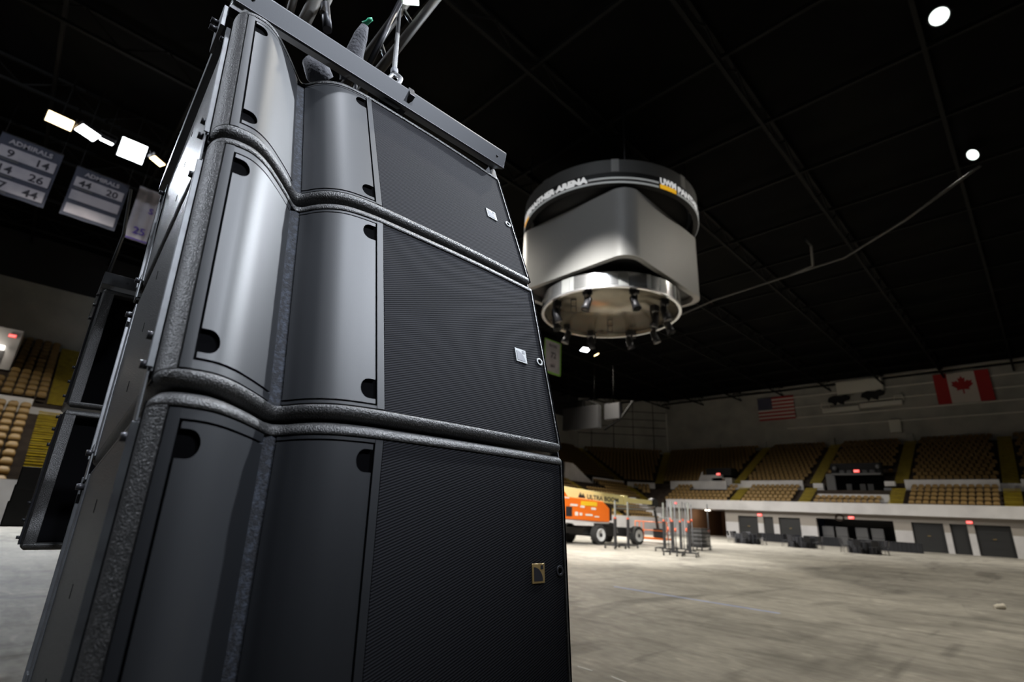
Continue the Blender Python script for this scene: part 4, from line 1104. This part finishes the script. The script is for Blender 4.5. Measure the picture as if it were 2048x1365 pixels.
def xzprism(m, pts, y0, y1, mi=0):
    n_ = len(pts); m.add([(x, y0, z) for x, z in pts] + [(x, y1, z) for x, z in pts], [list(range(n_)), list(range(n_, 2*n_))[::-1]] + [(i, (i+1) % n_, n_+(i+1) % n_, n_+i) for i in range(n_)], mi); return m
cv = xzprism(MB(), prof_, -1.15, -.35).build('engine_cover', M['orange'], lift, .06, 3)
xzprism(MB(), prof_, .35, 1.15).build('engine_cover', M['orange'], lift, .06, 3)
MB().box(-5.4, -.9, -1.1, 1.1, 1.14, 1.30).build('turntable_deck', M['fascia'], lift, .02)
m = MB(); m.box(-3.5, -2.1, -1.165, -1.15, 2.06, 2.30); m.build('yellow_decal', M['decaly'], cv)
m = MB()
for x0, x1, z0, z1 in ((-4.4, -3.8, 2.0, 2.1), (-3.55, -3.2, 1.94, 2.04), (-2.6, -2.2, 1.86, 1.98), (-4.0, -3.75, 1.5, 1.7), (-3.6, -3.4, 1.52, 1.66), (-3.1, -2.5, 1.52, 1.62), (-2.3, -1.9, 1.46, 1.53), (-4.9, -4.5, 2.38, 2.44)):
    m.box(x0, x1, -1.166, -1.15, z0, z1)
m.build('white_decals', M['decal'], cv)
MB().box(-4.75, -4.25, -1.166, -1.15, 1.45, 1.95).build('vent_window', M['badgeblack'], cv)
# boom
bm_ = xzprism(MB(), [(-4.6, 2.95), (-3.9, 2.42), (1.25, 2.28), (1.25, 2.82), (-4.5, 3.04)], -.62, -.18).build('boom', M['yellow'], lift, .02)
m = MB(); m.box(1.2, 1.6, -.67, -.13, 2.28, 2.86); m.build('boom_collar', M['yellow'], bm_, .02)
xzprism(MB(), [(1.55, 2.44), (4.6, 2.46), (4.6, 2.70), (1.55, 2.74)], -.56, -.24).build('telescoping_section', M['yellow'], lift, .01)
m = MB(); m.cyl((.4, -.6, 2.24), (4.7, -.6, 2.32), .05, 10); m.cyl((.3, -.65, 2.06), (4.5, -.65, 2.14), .06, 10); m.build('hydraulic_line', M['greytube'], lift)
m = MB(); text_mb(m, 'ULTRA BOOM', .36, lambda a, b, c: (-2.35 + a, -.635, 2.46 - a*.02 + b), bold=.008, width=3.0)
xzprism(m, [(-3.15, 2.5), (-2.95, 2.8), (-2.75, 2.5)], -.635, -.625); xzprism(m, [(-2.9, 2.5), (-2.72, 2.76), (-2.5, 2.5)], -.636, -.626)
m.build('boom_lettering', M['liftblack'], bm_)
MB().box(-.2, .55, -.2, .2, 1.3, 2.6).build('boom_mast', M['liftblack'], lift, .03)
m = MB(); T = Matrix.Translation((4.75, -.4, 2.55)) @ Matrix.Rotation(math.pi/2, 4, 'X'); m.lathe([(.30, -.22), (.34, 0), (.30, .22)], 24, 0, T); m.build('boom_knuckle', M['liftblack'], lift)
m = MB(); m.tube([(4.85, -.4, 2.45), (5.25, -.3, 1.6), (5.9, 0, .55)], .09, 8); m.tube([(5.0, -.3, 2.5), (5.5, -.2, 1.6), (6.0, 0, .8)], .06, 8); m.build('jib', M['liftblack'], lift)
bk = MB().box(5.4, 6.4, -.7, 1.5, .22, .34).build('basket', M['orange'], lift, .02)
m = MB()
for x in (5.4, 5.9, 6.4):
    for y in (-.7, 1.5): m.tube([(x, y, .3), (x, y, 1.35)], .03, 6)
for z in (.8, 1.35): m.tube([(5.4, -.7, z), (6.4, -.7, z), (6.4, 1.5, z), (5.4, 1.5, z)], .03, 6, closed=True)
m.build('basket_rail', M['orange'], bk)
MB().box(5.45, 5.8, -.65, .1, .35, .95).build('basket_control_box', M['badgeblack'], bk, .02)

# ------------------------------------------------------------------ crank towers
def make_tower(label, p, rz, h=2.3):
    t = thing('crank_tower', label, 'lifting tower', (p.x, p.y, 0), rz, 'black crank towers on wheels')
    MB().box(-.06, .06, -.06, .06, .16, 1.45).build('mast', M['liftblack'], t, .008)
    MB().box(-.035, .035, -.035, .035, 1.40, h).build('inner_mast', M['greytube'], t)
    MB().box(-.05, .05, -.05, .05, 1.42, 1.52).build('collar', M['red_plain'], t)
    for s_ in (-1, 1):
        m = MB(); m.box(-.48, .48, s_*.30-.03, s_*.30+.03, .13, .19); l_ = m.build('leg', M['liftblack'], t)
        for x in (-.44, .44):
            T = Matrix.Translation((x, s_*.30, .06)) @ Matrix.Rotation(math.pi/2, 4, 'X')
            k = MB(); k.lathe([(.02, -.025), (.06, -.025), (.06, .025), (.02, .025)], 14, 0, T); k.build('caster', M['rubber'], l_)
    MB().box(-.04, .04, -.33, .33, .12, .18).build('crossbar', M['liftblack'], t)
    MB().tube([(.07, 0, .95), (.16, 0, .95), (.16, .0, .78), (.24, 0, .78)], .014, 6).build('crank_handle', M['steel'], t)
    return t
M['red_plain'] = mat('orange_red_collar', (.7, .12, .05), .5)
def P0(px, py):   # floor point under a pixel
    v = RC @ Vector(((px-1024)/F_PX, -(py-682.5)/F_PX, -1)); return CAM + v * (-1.5/v.z)
tw = [(1231, 1098, 'front left crank tower before the boom lift'), (1257, 1097, 'second crank tower before the boom lift, by its rear wheel'), (1330, 1104, 'leftmost crank tower of the cluster beside the grey stack'),
      (1347, 1112, 'second crank tower of the cluster beside the grey stack'), (1363, 1105, 'third crank tower of the cluster beside the grey stack'), (1381, 1114, 'rightmost crank tower, before the grey stack')]
tp = None
for i, (px, py, lab) in enumerate(tw):
    p = P0(px, py)
    if tp is None: tp = make_tower(lab, p, rzL, 2.35)
    else: dup(tp, (p.x, p.y, 0), rzL + .08*i, lab)
for i, px in enumerate((1338, 1344, 1353, 1369, 1375, 1387, 1420)):
    p = P0(px, 1100 + (i % 3)*2)
    t = thing('truss_pole', ['first', 'second', 'third', 'fourth', 'fifth', 'sixth', 'seventh'][i] + ' upright silver pole from the left among the crank towers', 'pole', (p.x, p.y, 0), 0, 'silver poles among the crank towers')
    MB().cyl((0, 0, 1.0 if False else .04), (0, 0, 2.55 - (i % 3)*.08), .03, 8).build('pole', M['silver2'], t)
    MB().cyl((0, 0, 0), (0, 0, .04), .14, 12).build('foot', M['darksteel'], t)
    MB().cyl((0, 0, 1.5 if i % 2 else .95), (0, 0, 1.62 if i % 2 else 1.15), .05, 10).build('clamp', M['red_plain'], t)
# stack of dark folded stage decks on a dolly
p = P0(1399, 1101)
t = thing('deck_cart', 'cart loaded with dark grey folded deck panels beside the towers', 'cart', (p.x, p.y, 0), rzL + .15)
MB().box(-.75, .75, -.45, .45, .16, .22).build('cart_frame', M['liftblack'], t)
for k in range(9): MB().box(-.72+.01*(k % 2), .72, -.42, .42, .24+k*.105, .32+k*.105).build('deck_panel', M['mgrey'] if k % 2 else M['dgrey'], t, .02)
for x in (-.65, .65):
    for y in (-.38, .38):
        T = Matrix.Translation((x, y, .08)) @ Matrix.Rotation(math.pi/2, 4, 'X'); MB().lathe([(.02, -.02), (.08, -.02), (.08, .02), (.02, .02)], 14, 0, T).build('caster', M['rubber'], t)

# ------------------------------------------------------------------ tables and chairs
def make_chair(label, loc, rz, grp):
    t = thing('stacking_chair', label, 'chair', loc, rz, grp)
    MB().box(-.22, .22, -.21, .21, .42, .48).build('seat', M['chair'], t, .02)
    T = Matrix.Translation((0, .22, .46)) @ Matrix.Rotation(math.radians(-10), 4, 'X'); MB().box(-.21, .21, -.02, .03, .06, .46, 0, T).build('backrest', M['chair'], t, .03)
    for sx in (-.2, .2):
        for sy in (-.18, .2): MB().tube([(sx, sy, .43), (sx*1.08, sy*1.2, 0)], .013, 6).build('leg', M['darksteel'], t)
    return t
ch = None
tabs = [(20.53, 45.02, 'leftmost', 8), (23.77, 42.6, 'middle', 8), (25.34, 37.65, 'rightmost', 8)]
for i, (ox, oy, w_, nn_) in enumerate(tabs):
    c = W3(ox, oy)
    t = thing('round_table', 'dark round table with chairs, %s of three on the floor' % w_, 'table', (c.x, c.y, 0), 0, 'dark round tables')
    MB().lathe([(0, .72), (.88, .72), (.9, .735), (.9, .75), (.88, .76), (0, .76)], 40).build('tabletop', M['badgeblack'], t)
    MB().lathe([(.05, .05), (.05, .72)], 12).build('pedestal', M['darksteel'], t)
    m = MB()
    for k in range(4): a = k*math.pi/2; m.tube([(0, 0, .12), (.45*math.cos(a), .45*math.sin(a), .03)], .025, 6)
    m.build('base', M['darksteel'], t)
    pts = [((.93 + .03*math.cos(k*5*math.pi/18*2))*math.cos(k*math.pi/36), (.93 + .03*math.cos(k*5*math.pi/18*2))*math.sin(k*math.pi/36)) for k in range(72)]
    m = MB(); n7 = len(pts); m.add([(x_*q_, y_*q_, z_) for q_, z_ in ((1, .0), (1, .762), (.985, .762), (.985, .0)) for x_, y_ in pts], [(r_*n7+j_, r_*n7+(j_+1) % n7, ((r_+1) % 4)*n7+(j_+1) % n7, ((r_+1) % 4)*n7+j_) for r_ in range(4) for j_ in range(n7)] + [[n7+j_ for j_ in range(n7)]]); o = m.build('tablecloth', M['cloth']); o.location = (c.x, c.y, .006); tag(o, 'black cloth draped to the floor over the %s round table' % w_, 'tablecloth', 'black round tablecloths')
    for k in range(nn_):
        an = 2*math.pi*k/nn_ + .3 + i*.2; r_ = 1.2
        lab = 'black chair around the %s round table' % w_; grp = 'black chairs around the %s round table' % w_
        loc_ = (c.x + r_*math.cos(an), c.y + r_*math.sin(an), 0)
        if ch is None: ch = make_chair(lab, loc_, an - math.pi/2, grp)
        else: dup(ch, loc_, an - math.pi/2 + random.uniform(-.2, .2), lab, grp)
def draped(label, x0, x1, y, dep=.8):
    t = thing('draped_table', label, 'table', ((x0+x1)/2, y, 0), 0, 'long tables in black cloth')
    w_ = (x1-x0)/2; pts = []
    N = 60
    for i in range(N): f = i/N; pts.append((-w_ + 2*w_*f, -dep/2 + .03*math.sin(f*90)))
    for i in range(14): f = i/14; pts.append((w_ + .03*math.sin(f*25), -dep/2 + dep*f))
    for i in range(N): f = i/N; pts.append((w_ - 2*w_*f, dep/2))
    for i in range(14): f = i/14; pts.append((-w_, dep/2 - dep*f))
    MB().prism(pts, .01, .74).build('cloth_skirt', M['cloth'], t); MB().box(-w_-.02, w_+.02, -dep/2-.03, dep/2+.02, .74, .77).build('cloth_top', M['cloth'], t, .01)
draped('black-draped long table behind the middle round table', -21.2, -18.0, 57.2)
draped('black-draped table between the middle and rightmost round tables', -17.2, -14.4, 57.0)
draped('longest black-draped table at the right below the white pillars', -12.2, -8.0, 54.6)

# ------------------------------------------------------------------ small things on the floor
def strip(label, p, q, w_, m_, name='floor_tape'):
    p, q = Vector(p), Vector(q); d = (q-p).normalized(); t_ = Vector((-d.y, d.x, 0))*w_/2; N = 20; m = MB(); vs = []
    for i in range(N+1):
        c = p.lerp(q, i/N); vs += [c - t_, c + t_, c + t_ + Vector((0,0,.003)), c - t_ + Vector((0,0,.003))]
    fs = [(0,1,2,3), (N*4, N*4+1, N*4+2, N*4+3)]
    for i in range(N):
        for k in range(4): fs.append((i*4+k, i*4+(k+1) % 4, (i+1)*4+(k+1) % 4, (i+1)*4+k))
    return tag(m.add(vs, fs).build(name, m_), label, 'tape')
strip('thin blue tape line across the grey floor', P0(1228, 1174), P0(1560, 1228), .06, M['tapeb'])
strip('short white tape dash at the bottom beside the speaker stack', P0(1155, 1334), P0(1184, 1343), .02, M['tapew'])
strip('second white tape dash at the bottom edge of the floor', P0(1222, 1354), P0(1252, 1366), .02, M['tapew'])
p = P0(2000, 1219)
t = thing('crumpled_cup', 'crushed pale paper cup lying on the right of the floor', 'cup', (p.x, p.y, 0), .6)
T = Matrix.Translation((0, 0, .05)) @ Matrix.Rotation(math.radians(82), 4, 'Y'); MB().lathe([(.0, -.09), (.045, -.09), (.05, 0), (.062, .09), (.058, .09), (.045, 0), (.04, -.085)], 14, 0, T).build('cup', M['paper'], t)
MB().tube([(-.02, .12, .03), (.05, .14, .06), (.12, .10, .03)], [.02, .035, .015], 7).build('torn_lid', M['paper'], t)
